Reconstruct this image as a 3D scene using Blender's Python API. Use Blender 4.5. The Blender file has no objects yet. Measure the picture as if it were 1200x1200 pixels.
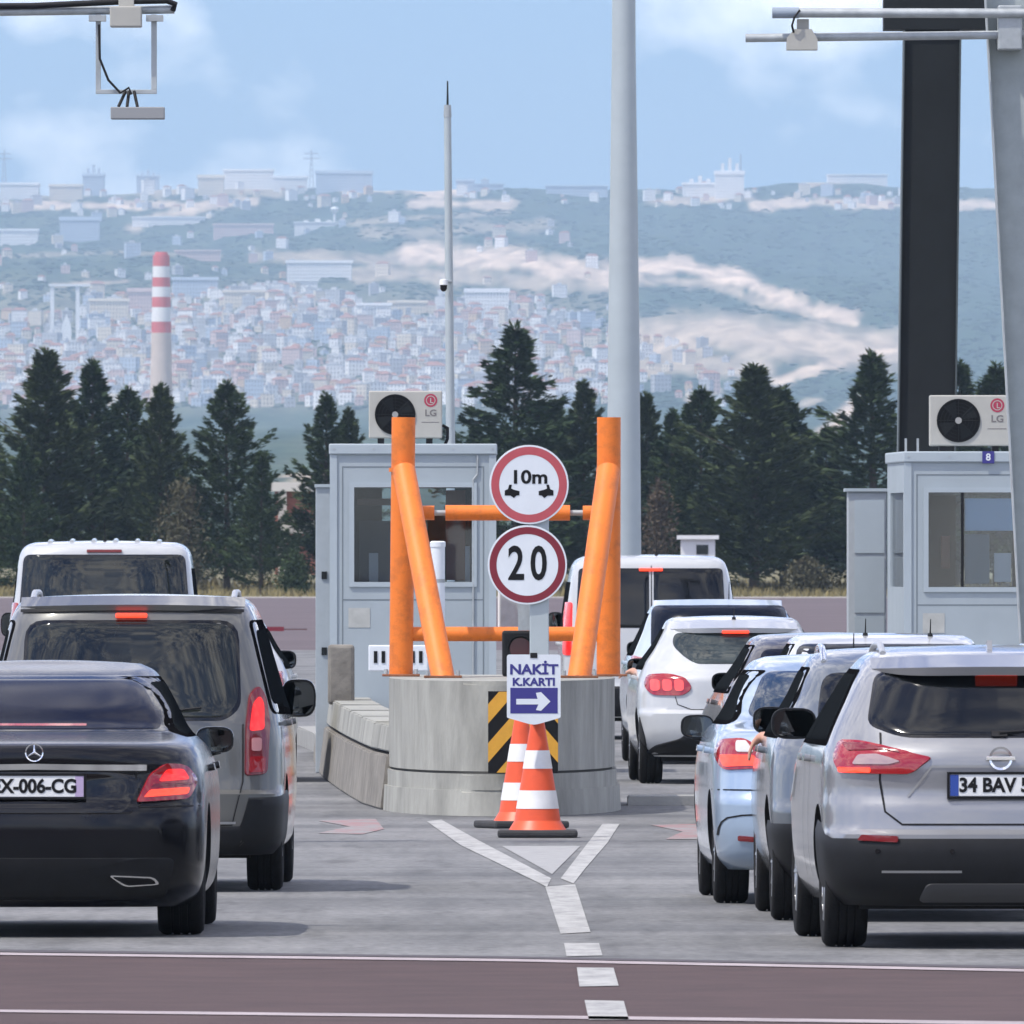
import bpy, bmesh, math, random
import numpy as np
from mathutils import Vector, Matrix
from mathutils.bvhtree import BVHTree

# ------------------------------------------------------------------ camera, sky, sun, exposure
C = bpy.context.scene.collection
F, CX, HY, EYE = 22000.0, 600.0, 652.0, 2.0     # focal length and horizon in photo pixels, eye height
sc = bpy.context.scene
cam = bpy.data.cameras.new('camera'); camo = bpy.data.objects.new('camera', cam); C.objects.link(camo)
cam.sensor_width = 36; cam.lens = 36*F/1200; cam.shift_y = (HY-600)/1200
cam.clip_start = 1; cam.clip_end = 120000
camo.location = (0, 0, EYE); camo.rotation_euler = (math.pi/2, 0, 0)
cam.dof.use_dof = True; cam.dof.focus_distance = 125; cam.dof.aperture_fstop = 45
sc.camera = camo
SUN_EL, SUN_AZ = math.radians(57), math.radians(238)     # azimuth measured from +Y clockwise (east = +X): behind the camera, left
sc.view_settings.view_transform = 'Standard'; sc.view_settings.look = 'None'
sc.view_settings.exposure = 0.22; sc.view_settings.gamma = 1.0
world = bpy.data.worlds.new('World'); sc.world = world; world.use_nodes = True
nt = world.node_tree; N = nt.nodes; L = nt.links
for n in list(N): N.remove(n)
sky = N.new('ShaderNodeTexSky'); sky.sky_type = 'NISHITA'; sky.sun_disc = False
sky.sun_elevation = SUN_EL; sky.sun_rotation = SUN_AZ; sky.air_density = 1.0; sky.dust_density = 0.3; sky.ozone_density = 2.5
tc = N.new('ShaderNodeTexCoord'); mp = N.new('ShaderNodeMapping'); L.new(tc.outputs['Generated'], mp.inputs[0])
mp.inputs['Location'].default_value = (0.68, 0.63, 0.41); mp.inputs['Scale'].default_value = (1.0, 1.0, 1.5)
nz = N.new('ShaderNodeTexNoise'); nz.inputs['Scale'].default_value = 42; nz.inputs['Detail'].default_value = 7; nz.inputs['Roughness'].default_value = .5
L.new(mp.outputs[0], nz.inputs['Vector'])
nz2 = N.new('ShaderNodeTexNoise'); nz2.inputs['Scale'].default_value = 5; nz2.inputs['Detail'].default_value = 5; nz2.inputs['Roughness'].default_value = .55
L.new(mp.outputs[0], nz2.inputs['Vector'])
ad = N.new('ShaderNodeMix'); ad.data_type = 'FLOAT'; ad.inputs[0].default_value = .42
L.new(nz.outputs[0], ad.inputs[2]); L.new(nz2.outputs[0], ad.inputs[3])
rp = N.new('ShaderNodeValToRGB'); rp.color_ramp.elements[0].position = .465; rp.color_ramp.elements[1].position = .585
rp.color_ramp.elements[0].color = (0, 0, 0, 1); rp.color_ramp.elements[1].color = (.86, .86, .86, 1)
L.new(ad.outputs[0], rp.inputs[0])
mx = N.new('ShaderNodeMix'); mx.data_type = 'RGBA'
tn = N.new('ShaderNodeMix'); tn.data_type = 'RGBA'; tn.blend_type = 'MULTIPLY'; tn.inputs[0].default_value = 1; tn.inputs[7].default_value = (.56, .78, 1.34, 1)
L.new(sky.outputs[0], tn.inputs[6]); L.new(rp.outputs[0], mx.inputs[0]); L.new(tn.outputs[2], mx.inputs[6]); mx.inputs[7].default_value = (22.0, 21.1, 20.2, 1)
bg = N.new('ShaderNodeBackground'); bg.inputs[1].default_value = 0.105
L.new(mx.outputs[2], bg.inputs[0])
wo = N.new('ShaderNodeOutputWorld'); L.new(bg.outputs[0], wo.inputs[0])
sun = bpy.data.lights.new('sun', 'SUN'); sun.energy = 3.7; sun.angle = math.radians(.8); sun.color = (1, .94, .85)
suno = bpy.data.objects.new('sun', sun); C.objects.link(suno)
sd = Vector((math.sin(SUN_AZ)*math.cos(SUN_EL), math.cos(SUN_AZ)*math.cos(SUN_EL), math.sin(SUN_EL)))
suno.rotation_euler = sd.to_track_quat('Z', 'Y').to_euler(); suno.location = (0, 60, 60)

# ------------------------------------------------------------------ helpers
rnd = random.Random(7)
def P(px, py, Y): return Vector(((px-CX)*Y/F, Y, EYE-(py-HY)*Y/F))
def GY(py): return F*EYE/(py-HY)
def G(px, py, z=0.0):
    Y = F*(EYE-z)/(py-HY); return Vector(((px-CX)*Y/F, Y, z))
MATS = {}
def mat(name, col, rough=.6, metal=0.0, coat=0.0, var=0.0, vscale=8.0, bump=0.0, bscale=60.0, emit=None, es=0.0, stretch=(1, 1, 1), rvar=0.0, spec=.5, darker=None):
    if name in MATS: return MATS[name]
    m = bpy.data.materials.new(name); m.use_nodes = True; t = m.node_tree; b = t.nodes['Principled BSDF']
    b.inputs['Base Color'].default_value = (*col, 1); b.inputs['Roughness'].default_value = rough; b.inputs['Metallic'].default_value = metal
    b.inputs['Coat Weight'].default_value = coat; b.inputs['Coat Roughness'].default_value = .04; b.inputs['Specular IOR Level'].default_value = spec
    if emit: b.inputs['Emission Color'].default_value = (*emit, 1); b.inputs['Emission Strength'].default_value = es
    if var or bump or rvar:
        tcn = t.nodes.new('ShaderNodeTexCoord'); mpn = t.nodes.new('ShaderNodeMapping'); mpn.inputs['Scale'].default_value = stretch
        t.links.new(tcn.outputs['Object'], mpn.inputs[0])
        n1 = t.nodes.new('ShaderNodeTexNoise'); n1.inputs['Scale'].default_value = vscale; n1.inputs['Detail'].default_value = 6; n1.inputs['Roughness'].default_value = .62
        t.links.new(mpn.outputs[0], n1.inputs['Vector'])
        if var:
            r = t.nodes.new('ShaderNodeValToRGB'); r.color_ramp.elements[0].position = .3; r.color_ramp.elements[1].position = .7
            d = darker or tuple(c*(1-var) for c in col)
            r.color_ramp.elements[0].color = (*d, 1); r.color_ramp.elements[1].color = (*[min(1, c*(1+var*.6)) for c in col], 1)
            t.links.new(n1.outputs[0], r.inputs[0]); t.links.new(r.outputs[0], b.inputs['Base Color'])
        if rvar:
            mr = t.nodes.new('ShaderNodeMapRange'); mr.inputs[1].default_value = .3; mr.inputs[2].default_value = .7
            mr.inputs[3].default_value = max(0, rough-rvar); mr.inputs[4].default_value = min(1, rough+rvar)
            t.links.new(n1.outputs[0], mr.inputs[0]); t.links.new(mr.outputs[0], b.inputs['Roughness'])
        if bump:
            n2 = t.nodes.new('ShaderNodeTexNoise'); n2.inputs['Scale'].default_value = bscale; n2.inputs['Detail'].default_value = 5
            t.links.new(mpn.outputs[0], n2.inputs['Vector'])
            bp = t.nodes.new('ShaderNodeBump'); bp.inputs['Strength'].default_value = bump; bp.inputs['Distance'].default_value = .02
            t.links.new(n2.outputs[0], bp.inputs['Height']); t.links.new(bp.outputs[0], b.inputs['Normal'])
    MATS[name] = m; return m
def pane_mat(name, tint, clear):
    if name in MATS: return MATS[name]
    m = bpy.data.materials.new(name); m.use_nodes = True; t = m.node_tree; t.nodes.clear()
    o = t.nodes.new('ShaderNodeOutputMaterial'); tr = t.nodes.new('ShaderNodeBsdfTransparent'); tr.inputs[0].default_value = (*[c*clear for c in tint], 1)
    gl = t.nodes.new('ShaderNodeBsdfGlossy'); gl.inputs['Roughness'].default_value = .02
    fr = t.nodes.new('ShaderNodeFresnel'); fr.inputs[0].default_value = 1.5
    mxs = t.nodes.new('ShaderNodeMixShader'); t.links.new(fr.outputs[0], mxs.inputs[0]); t.links.new(tr.outputs[0], mxs.inputs[1]); t.links.new(gl.outputs[0], mxs.inputs[2])
    t.links.new(mxs.outputs[0], o.inputs[0]); MATS[name] = m; return m

def tag(o, label=None, cat=None, group=None, kind=None):
    if label: o['label'] = label
    if cat: o['category'] = cat
    if group: o['group'] = group
    if kind: o['kind'] = kind
    return o
def empty(name, loc=(0, 0, 0), rz=0.0):
    o = bpy.data.objects.new(name, None); C.objects.link(o); o.location = loc; o.rotation_euler = (0, 0, rz); o.empty_display_size = .2; return o
def obj(name, g, m, parent=None, smooth=None, loc=None):
    if isinstance(g, bmesh.types.BMesh):
        bmesh.ops.recalc_face_normals(g, faces=g.faces[:])
        me = bpy.data.meshes.new(name); g.to_mesh(me); g.free()
    else: me = g
    if m is not None and len(me.materials) == 0:
        for x in (m if isinstance(m, (list, tuple)) else [m]): me.materials.append(x)
    if smooth is not None:
        for p in me.polygons: p.use_smooth = True
        me.set_sharp_from_angle(angle=math.radians(smooth))
    o = bpy.data.objects.new(name, me); C.objects.link(o); o.parent = parent
    if loc is not None: o.location = loc
    return o
def bx(bm, lo, hi, bev=0.0):
    r = bmesh.ops.create_cube(bm, size=1.0)
    for v in r['verts']:
        v.co = Vector((lo[i]+(v.co[i]+.5)*(hi[i]-lo[i]) for i in range(3)))
    if bev > 0:
        es = list({e for v in r['verts'] for e in v.link_edges})
        bmesh.ops.bevel(bm, geom=es, offset=bev, segments=2, affect='EDGES', profile=.5)
def box(name, lo, hi, m, parent=None, bev=0.0):
    bm = bmesh.new(); bx(bm, lo, hi, bev); return obj(name, bm, m, parent)
def tube(bm, p0, p1, r0, r1=None, n=16, cap=True):
    r1 = r0 if r1 is None else r1
    p0, p1 = Vector(p0), Vector(p1); d = (p1-p0).normalized()
    a = d.orthogonal().normalized(); b = d.cross(a)
    A = [bm.verts.new(p0+(a*math.cos(t)+b*math.sin(t))*r0) for t in [2*math.pi*k/n for k in range(n)]]
    B = [bm.verts.new(p1+(a*math.cos(t)+b*math.sin(t))*r1) for t in [2*math.pi*k/n for k in range(n)]]
    for k in range(n): bm.faces.new((A[k], A[(k+1) % n], B[(k+1) % n], B[k]))
    if cap: bm.faces.new(A[::-1]); bm.faces.new(B)
def ptube(bm, pts, r, n=8):
    pts = [Vector(p) for p in pts]; rings = []
    for i, p in enumerate(pts):
        d = (pts[min(i+1, len(pts)-1)]-pts[max(i-1, 0)]).normalized()
        a = d.cross(Vector((.31, .2, .93))).normalized(); b = d.cross(a)
        rr = r[i] if isinstance(r, (list, tuple)) else r
        rings.append([bm.verts.new(p+(a*math.cos(2*math.pi*k/n)+b*math.sin(2*math.pi*k/n))*rr) for k in range(n)])
    for A, B in zip(rings, rings[1:]):
        for k in range(n): bm.faces.new((A[k], A[(k+1) % n], B[(k+1) % n], B[k]))
    bm.faces.new(rings[0][::-1]); bm.faces.new(rings[-1])
def lathe(bm, prof, n=32, axis='z', c=(0, 0, 0)):
    rings = []
    for r, h in prof:
        ring = []
        for k in range(n):
            t = 2*math.pi*k/n; u, v = r*math.cos(t), r*math.sin(t)
            co = {'z': (u, v, h), 'x': (h, u, v), 'y': (u, h, v)}[axis]
            ring.append(bm.verts.new(Vector(co)+Vector(c)))
        rings.append(ring)
    for A, B in zip(rings, rings[1:]):
        for k in range(n): bm.faces.new((A[k], A[(k+1) % n], B[(k+1) % n], B[k]))
    return rings
def prism_xz(bm, pts, y0, y1):
    A = [bm.verts.new((x, y0, z)) for x, z in pts]; B = [bm.verts.new((x, y1, z)) for x, z in pts]
    bm.faces.new(A); bm.faces.new(B[::-1]); n = len(pts)
    for k in range(n): bm.faces.new((A[k], B[k], B[(k+1) % n], A[(k+1) % n]))
def sheet(name, pts, z, m, parent=None, kind='structure'):
    bm = bmesh.new(); vs = [bm.verts.new((p[0], p[1], z)) for p in pts]; f = bm.faces.new(vs)
    f.normal_update()
    if f.normal.z < 0: f.normal_flip()
    me = bpy.data.meshes.new(name); bm.to_mesh(me); bm.free()
    o = obj(name, me, m, parent)
    if kind and parent is None: o['kind'] = kind
    return o
def disc(bm, c, r, n=40, r_in=None, th=.0):     # flat disc or ring facing -Y
    c = Vector(c)
    O = [bm.verts.new(c+Vector((r*math.cos(2*math.pi*k/n), 0, r*math.sin(2*math.pi*k/n)))) for k in range(n)]
    if r_in is None: bm.faces.new(O)
    else:
        I = [bm.verts.new(c+Vector((r_in*math.cos(2*math.pi*k/n), 0, r_in*math.sin(2*math.pi*k/n)))) for k in range(n)]
        for k in range(n): bm.faces.new((O[k], O[(k+1) % n], I[(k+1) % n], I[k]))
def text_mesh(s, size, ext=.001, bold=.0, sx=1.0):
    cu = bpy.data.curves.new('txt', 'FONT'); cu.body = s; cu.size = size; cu.align_x = 'CENTER'; cu.align_y = 'CENTER'; cu.extrude = ext; cu.offset = bold
    cu.resolution_u = 4
    o = bpy.data.objects.new('txt', cu); C.objects.link(o)
    dg = bpy.context.evaluated_depsgraph_get(); me = bpy.data.meshes.new_from_object(o.evaluated_get(dg))
    bpy.data.objects.remove(o); bpy.data.curves.remove(cu)
    me.transform(Matrix.Rotation(math.pi/2, 4, 'X') @ Matrix.Scale(sx, 4, (1, 0, 0)))
    me.materials.clear()
    return me
def text(name, s, size, loc, m, parent, bold=0.0, sx=1.0): return obj(name, text_mesh(s, size, bold=bold, sx=sx), m, parent, loc=loc)
def pchip(x, y):
    x = np.array(x, float); y = np.array(y, float); h = np.diff(x); d = np.diff(y)/h; n = len(x); s = np.zeros(n)
    for i in range(1, n-1):
        if d[i-1]*d[i] > 0:
            w1, w2 = 2*h[i]+h[i-1], h[i]+2*h[i-1]; s[i] = (w1+w2)/(w1/d[i-1]+w2/d[i])
    s[0], s[-1] = d[0], d[-1]
    def f(q):
        q = np.clip(np.asarray(q, float), x[0], x[-1]); i = np.clip(np.searchsorted(x, q, side='right')-1, 0, n-2)
        t = (q-x[i])/h[i]; t2, t3 = t*t, t*t*t
        return (2*t3-3*t2+1)*y[i]+(t3-2*t2+t)*h[i]*s[i]+(-2*t3+3*t2)*y[i+1]+(t3-t2)*h[i]*s[i+1]
    return f
def rounded(poly, r, seg=4):
    out = []; n = len(poly)
    for i in range(n):
        p, a, b = Vector(poly[i]), Vector(poly[i-1]), Vector(poly[(i+1) % n])
        rr = r[i] if isinstance(r, (list, tuple)) else r
        if rr <= 0: out.append(tuple(p)); continue
        da, db = (a-p), (b-p); q = min(rr, da.length*.45, db.length*.45)
        A, B = p+da.normalized()*q, p+db.normalized()*q
        for k in range(seg+1):
            t = k/seg; out.append(tuple(A*(1-t)**2+p*2*t*(1-t)+B*t*t))
    return out
def densify(poly, step):
    out = []; n = len(poly)
    for i in range(n):
        a, b = Vector(poly[i]), Vector(poly[(i+1) % n]); k = max(1, int((b-a).length/step))
        for j in range(k): out.append(tuple(a.lerp(b, j/k)))
    return out

# ------------------------------------------------------------------ materials
M_conc = mat('pale_concrete', (.30, .30, .285), .85, var=.22, vscale=2.2, bump=.25, bscale=40)
M_nose = mat('weathered_concrete', (.315, .315, .285), .88, var=.36, vscale=2.6, bump=.3, bscale=30, stretch=(1, 1, .35))
def worn_paint(name, col, under, lo, hi, scale=6):
    m = mat(name, col, .8, bump=.15); t = m.node_tree; b = t.nodes['Principled BSDF']; tcn = t.nodes.new('ShaderNodeTexCoord')
    mpn = t.nodes.new('ShaderNodeMapping'); mpn.inputs['Scale'].default_value = (1, .22, 1); t.links.new(tcn.outputs['Object'], mpn.inputs[0])
    n = t.nodes.new('ShaderNodeTexNoise'); n.inputs['Scale'].default_value = scale; n.inputs['Detail'].default_value = 8; n.inputs['Roughness'].default_value = .7; t.links.new(mpn.outputs[0], n.inputs[0])
    r = t.nodes.new('ShaderNodeValToRGB'); r.color_ramp.elements[0].position = lo; r.color_ramp.elements[1].position = hi
    r.color_ramp.elements[0].color = (*under, 1); r.color_ramp.elements[1].color = (*col, 1); t.links.new(n.outputs[0], r.inputs[0]); t.links.new(r.outputs[0], b.inputs['Base Color']); return m
M_orange = worn_paint('orange_paint', (.74, .185, .018), (.50, .13, .02), .30, .52, 7); M_orange.node_tree.nodes['Principled BSDF'].inputs['Roughness'].default_value = .5
M_white = worn_paint('road_paint', (.40, .40, .39), (.24, .24, .238), .34, .60)
M_booth = mat('booth_panel', (.33, .38, .41), .5, var=.10, vscale=1.3, bump=.03, bscale=12)
M_boothf = mat('booth_trim', (.36, .415, .45), .45, var=.05, vscale=3)
M_galv = mat('galvanised', (.40, .43, .44), .5, metal=.35, var=.22, vscale=9, rvar=.12)
M_mast = mat('mast_grey', (.40, .45, .47), .5, metal=.2, var=.06, vscale=3)
M_dark = mat('dark_steel', (.012, .015, .017), .6, var=.2, vscale=2, spec=.25)
M_black = mat('black_plastic', (.008, .0085, .010), .55, var=.25, vscale=12, bump=.05, bscale=200, spec=.3)
M_rubber = mat('tyre_rubber', (.009, .009, .0095), .85, var=.3, vscale=20, bump=.3, bscale=80, spec=.25)
M_gloss = mat('gloss_black', (.004, .004, .005), .12, coat=.3, spec=.35)
M_glass = mat('tinted_glass', (.004, .005, .006), .11, spec=.45, rvar=.015, vscale=3)
M_glass2 = mat('light_tinted_glass', (.035, .045, .045), .03, spec=.5, var=.6, vscale=3)
M_chrome = mat('chrome', (.8, .81, .82), .12, metal=1)
M_alloy = mat('alloy', (.42, .43, .44), .35, metal=.9)
M_tailred = mat('tail_red', (.30, .006, .010), .12, coat=1)
M_taildark = mat('tail_dark_red', (.17, .004, .008), .15, coat=1)
M_lit = mat('lit_red', (.45, .01, .01), .2, emit=(1, .02, .015), es=.75, coat=.5)
M_litor = mat('lit_orange', (.6, .03, .015), .2, emit=(1, .07, .025), es=1.15, coat=.5)
M_litpink = mat('lit_pink', (.55, .06, .06), .2, emit=(1, .08, .07), es=.55, coat=.5)
M_sideglass = mat('side_glass', (.010, .012, .014), .2, spec=0)
M_clear = mat('clear_lens', (.62, .6, .58), .12, coat=1)
M_platew = mat('plate_white', (.72, .73, .72), .45, var=.06)
M_blue = mat('plate_blue', (.02, .06, .30), .45)
M_ink = mat('ink_black', (.005, .005, .006), .6, spec=.25)
M_mirror = mat('mirror_glass', (.10, .11, .115), .03, metal=1)
M_signw = mat('sign_white', (.66, .70, .74), .4, var=.05, vscale=6)
M_signr = mat('sign_red', (.44, .075, .09), .4, var=.08)
M_signr2 = mat('sign_dark_red', (.19, .012, .025), .4, var=.08)
M_signb = mat('sign_blue', (.035, .03, .20), .4)
M_yellow = mat('chevron_yellow', (.66, .33, .03), .5, var=.12)
M_cone = mat('cone_orange', (.72, .085, .022), .45, var=.12, vscale=6)
M_conew = mat('cone_white', (.70, .70, .70), .5, var=.10, vscale=8)
M_coneb = mat('cone_base', (.035, .035, .037), .8, var=.3)
M_redp = worn_paint('faded_red_paint', (.31, .12, .125), (.235, .225, .225), .44, .72, 3)
M_beige = mat('ac_casing', (.40, .395, .36), .5, var=.06)
M_skin = mat('skin', (.50, .27, .19), .5, var=.08)
M_shirt = mat('shirt', (.16, .18, .24), .8)
def paint(name, col, metal=.0, rough=.4):
    if 'paint_'+name in MATS: return MATS['paint_'+name]
    m = mat('paint_'+name, col, rough, metal=metal, coat=1.0, var=.07, vscale=2, rvar=.05, bump=.10, bscale=2.6); t = m.node_tree; b = t.nodes['Principled BSDF']
    bp = next(n for n in t.nodes if n.type == 'BUMP'); t.links.new(bp.outputs[0], b.inputs['Coat Normal']); b.inputs['Coat Roughness'].default_value = .08
    if name == 'black': b.inputs['Coat Weight'].default_value = .5; b.inputs['Coat Roughness'].default_value = .14; b.inputs['Specular IOR Level'].default_value = .12
    return m

# ------------------------------------------------------------------ the setting: ground, plaza, roads, markings
def grid_ground():
    bm = bmesh.new()
    ys = [-300, 0, 200, 600, 930, 950, 962, 976, 992, 1200, 1600, 2100, 2600]; zs = [0, 0, 0, 0, 0, .15, .6, 1.0, 1.15, 1.2, 1.0, .5, -2]
    xs = [-9000, -2500, -600, -100, -20, 20, 100, 600, 2500, 9000]
    rows = [[bm.verts.new((x, y, z-.03)) for x in xs] for y, z in zip(ys, zs)]
    for A, B in zip(rows, rows[1:]):
        for k in range(len(xs)-1): bm.faces.new((A[k], A[k+1], B[k+1], B[k]))
    return bm
o = obj('ground', grid_ground(), mat('dry_grass_soil', (.16, .145, .075), .95, var=.4, vscale=.35, bump=.3, bscale=3)); o['kind'] = 'structure'

def plaza_mat():
    m = mat('plaza_concrete', (.215, .23, .245), .8, bump=.12, bscale=20)
    t = m.node_tree; b = t.nodes['Principled BSDF']; tcn = t.nodes.new('ShaderNodeTexCoord')
    def noise(scale, st, det=6):
        mpn = t.nodes.new('ShaderNodeMapping'); mpn.inputs['Scale'].default_value = st; t.links.new(tcn.outputs['Object'], mpn.inputs[0])
        n = t.nodes.new('ShaderNodeTexNoise'); n.inputs['Scale'].default_value = scale; n.inputs['Detail'].default_value = det; n.inputs['Roughness'].default_value = .6
        t.links.new(mpn.outputs[0], n.inputs[0]); return n
    n1 = noise(1.0, (.05, .30, 1)); n2 = noise(1.0, (1.4, .10, 1)); n3 = noise(16, (1, .35, 1), 10)
    r1 = t.nodes.new('ShaderNodeValToRGB'); r1.color_ramp.elements[0].position = .34; r1.color_ramp.elements[1].position = .66
    r1.color_ramp.elements[0].color = (.115, .118, .121, 1); r1.color_ramp.elements[1].color = (.245, .245, .243, 1); t.links.new(n1.outputs[0], r1.inputs[0])
    r2 = t.nodes.new('ShaderNodeValToRGB'); r2.color_ramp.elements[0].position = .35; r2.color_ramp.elements[1].position = .62
    r2.color_ramp.elements[0].color = (.60, .61, .62, 1); r2.color_ramp.elements[1].color = (1, 1, 1, 1); t.links.new(n2.outputs[0], r2.inputs[0])
    m1 = t.nodes.new('ShaderNodeMix'); m1.data_type = 'RGBA'; m1.blend_type = 'MULTIPLY'; m1.inputs[0].default_value = .8
    t.links.new(r1.outputs[0], m1.inputs[6]); t.links.new(r2.outputs[0], m1.inputs[7])
    r3 = t.nodes.new('ShaderNodeValToRGB'); r3.color_ramp.elements[0].position = .3; r3.color_ramp.elements[1].position = .7
    r3.color_ramp.elements[0].color = (.62, .62, .62, 1); r3.color_ramp.elements[1].color = (1.2, 1.2, 1.2, 1); t.links.new(n3.outputs[0], r3.inputs[0])
    m2 = t.nodes.new('ShaderNodeMix'); m2.data_type = 'RGBA'; m2.blend_type = 'MULTIPLY'; m2.inputs[0].default_value = .9
    t.links.new(m1.outputs[2], m2.inputs[6]); t.links.new(r3.outputs[0], m2.inputs[7])
    # oil drips and rubber: soft dark spots and tracks
    n4 = noise(1.0, (3.2, .45, 1), 8); r4 = t.nodes.new('ShaderNodeValToRGB'); r4.color_ramp.elements[0].position = .28; r4.color_ramp.elements[1].position = .46
    r4.color_ramp.elements[0].color = (.55, .55, .55, 1); r4.color_ramp.elements[1].color = (1, 1, 1, 1); t.links.new(n4.outputs[0], r4.inputs[0])
    m3 = t.nodes.new('ShaderNodeMix'); m3.data_type = 'RGBA'; m3.blend_type = 'MULTIPLY'; m3.inputs[0].default_value = .9
    t.links.new(m2.outputs[2], m3.inputs[6]); t.links.new(r4.outputs[0], m3.inputs[7]); t.links.new(m3.outputs[2], b.inputs['Base Color'])
    return m
M_asph = mat('purple_asphalt', (.062, .035, .034), .88, var=.3, vscale=1.6, bump=.25, bscale=60)
M_asph2 = mat('far_asphalt', (.098, .073, .080), .85, var=.3, vscale=.12, bump=.1, bscale=20)
def edge(X):       # the slanted seam between near asphalt and concrete
    a, b = G(0, 1117), G(1200, 1137); return a.y+(X-a.x)*(b.y-a.y)/(b.x-a.x)
sheet('near_asphalt_road', [(-40, -60), (40, -60), (40, edge(40)), (-40, edge(-40))], 0.0, M_asph)
sheet('toll_plaza', [(-40, edge(-40)), (40, edge(40)), (60, 400), (-60, 400)], 0.0, plaza_mat())
sheet('far_asphalt_road', [(-90, 400), (90, 400), (90, 905), (-90, 905)], 0.0, M_asph2)
sheet('road_shoulder', [(-90, 905), (90, 905), (90, 930), (-90, 930)], 0.0, mat('shoulder', (.30, .28, .26), .9, var=.2, vscale=.3))
def line_poly(name, px, m=M_white, z=.004, label=None):
    pts = [G(*p) for p in px]
    o = sheet(name, pts, z, m); return o
wl = [(0, 1116.0, 1119.5), (600, 1123.5, 1127), (1200, 1135.5, 1139)]
line_poly('lane_line', [(-300, 1113), (0, 1117), (600, 1124.5), (1200, 1136.5), (1500, 1143.5), (1500, 1146.5), (1200, 1139.5), (600, 1127.5), (0, 1119.8), (-300, 1115.8)], mat('thin_line_paint', (.36, .31, .32), .8, var=.3, vscale=3))
line_poly('lane_line', [(-300, 1181), (0, 1184), (600, 1190.5), (1200, 1198), (1500, 1202), (1500, 1206), (1200, 1202), (600, 1194), (0, 1187), (-300, 1184)], MATS['thin_line_paint'])
line_poly('seam_groove', [(-300, 1110), (0, 1113.5), (600, 1121.5), (1200, 1133), (1500, 1139), (1500, 1142.5), (1200, 1135.8), (600, 1123.8), (0, 1116.2), (-300, 1112.5)], mat('seam_dark', (.07, .062, .07), .9))
line_poly('gore_marking', [(500, 963), (517, 961), (560, 985), (646, 1030), (641, 1040), (625, 1032), (540, 991)])
line_poly('gore_marking', [(706, 966), (726, 966), (712, 988), (686, 1018), (672, 1036), (657, 1030)])
line_poly('gore_marking', [(639, 1040), (674, 1037), (692, 1093), (657, 1095)])
line_poly('gore_infill', [(588, 992), (680, 992), (647, 1025)], mat('worn_paint', (.31, .31, .31), .8, var=.2))
line_poly('lane_dash', [(661, 1106), (702, 1106), (706, 1120.5), (664, 1121.5)])
line_poly('lane_dash', [(676, 1134.5), (719, 1135), (725, 1156), (679, 1157)])
line_poly('lane_dash', [(685, 1173), (731, 1174), (737, 1196), (690, 1196)])
line_poly('red_ground_mark', [(372, 962), (440, 960), (450, 972), (425, 978), (372, 977), (410, 969)], M_redp)
line_poly('red_ground_mark', [(762, 967), (820, 966), (835, 972), (822, 984), (780, 984), (800, 975)], M_redp)

# ------------------------------------------------------------------ hills with the far town
zprof = pchip([1900, 2400, 4000, 6000, 9000, 11500, 13000, 14500, 16200, 17600, 18800, 20000, 20800, 23000],
              [-2, 0, 14, 34, 62, 84, 132, 188, 246, 285, 330, 392, 396, 330])
def und(X, Y):
    a = np.clip((Y-10500)/3000, .08, 1)
    s = 7*np.sin(X/95+Y/900+.7)+5*np.sin(X/51-Y/620+2.1)+4*np.sin(X/27+Y/430)+9*np.sin(X/260-Y/1500+1.2)+2.0*np.sin(X/13+Y/170+.4)+1.2*np.sin(X/7.1-Y/121)
    b = np.clip((Y-18500)/1500, 0, 1)
    return s*a*(1-.72*b)
def hill_z(X, Y):
    X = np.asarray(X, float); Y = np.asarray(Y, float)
    z = zprof(Y)+und(X, Y)
    return z
def on_hill(px, py, d0=5000, d1=21500):
    Ys = np.linspace(d0, d1, 1700); Xs = (px-CX)*Ys/F; zl = EYE-(py-HY)*Ys/F
    below = np.nonzero(hill_z(Xs, Ys) >= zl)[0]
    if len(below) == 0: return None
    Y = Ys[below[0]]; return Vector(((px-CX)*Y/F, Y, float(hill_z((px-CX)*Y/F, Y))))
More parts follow.
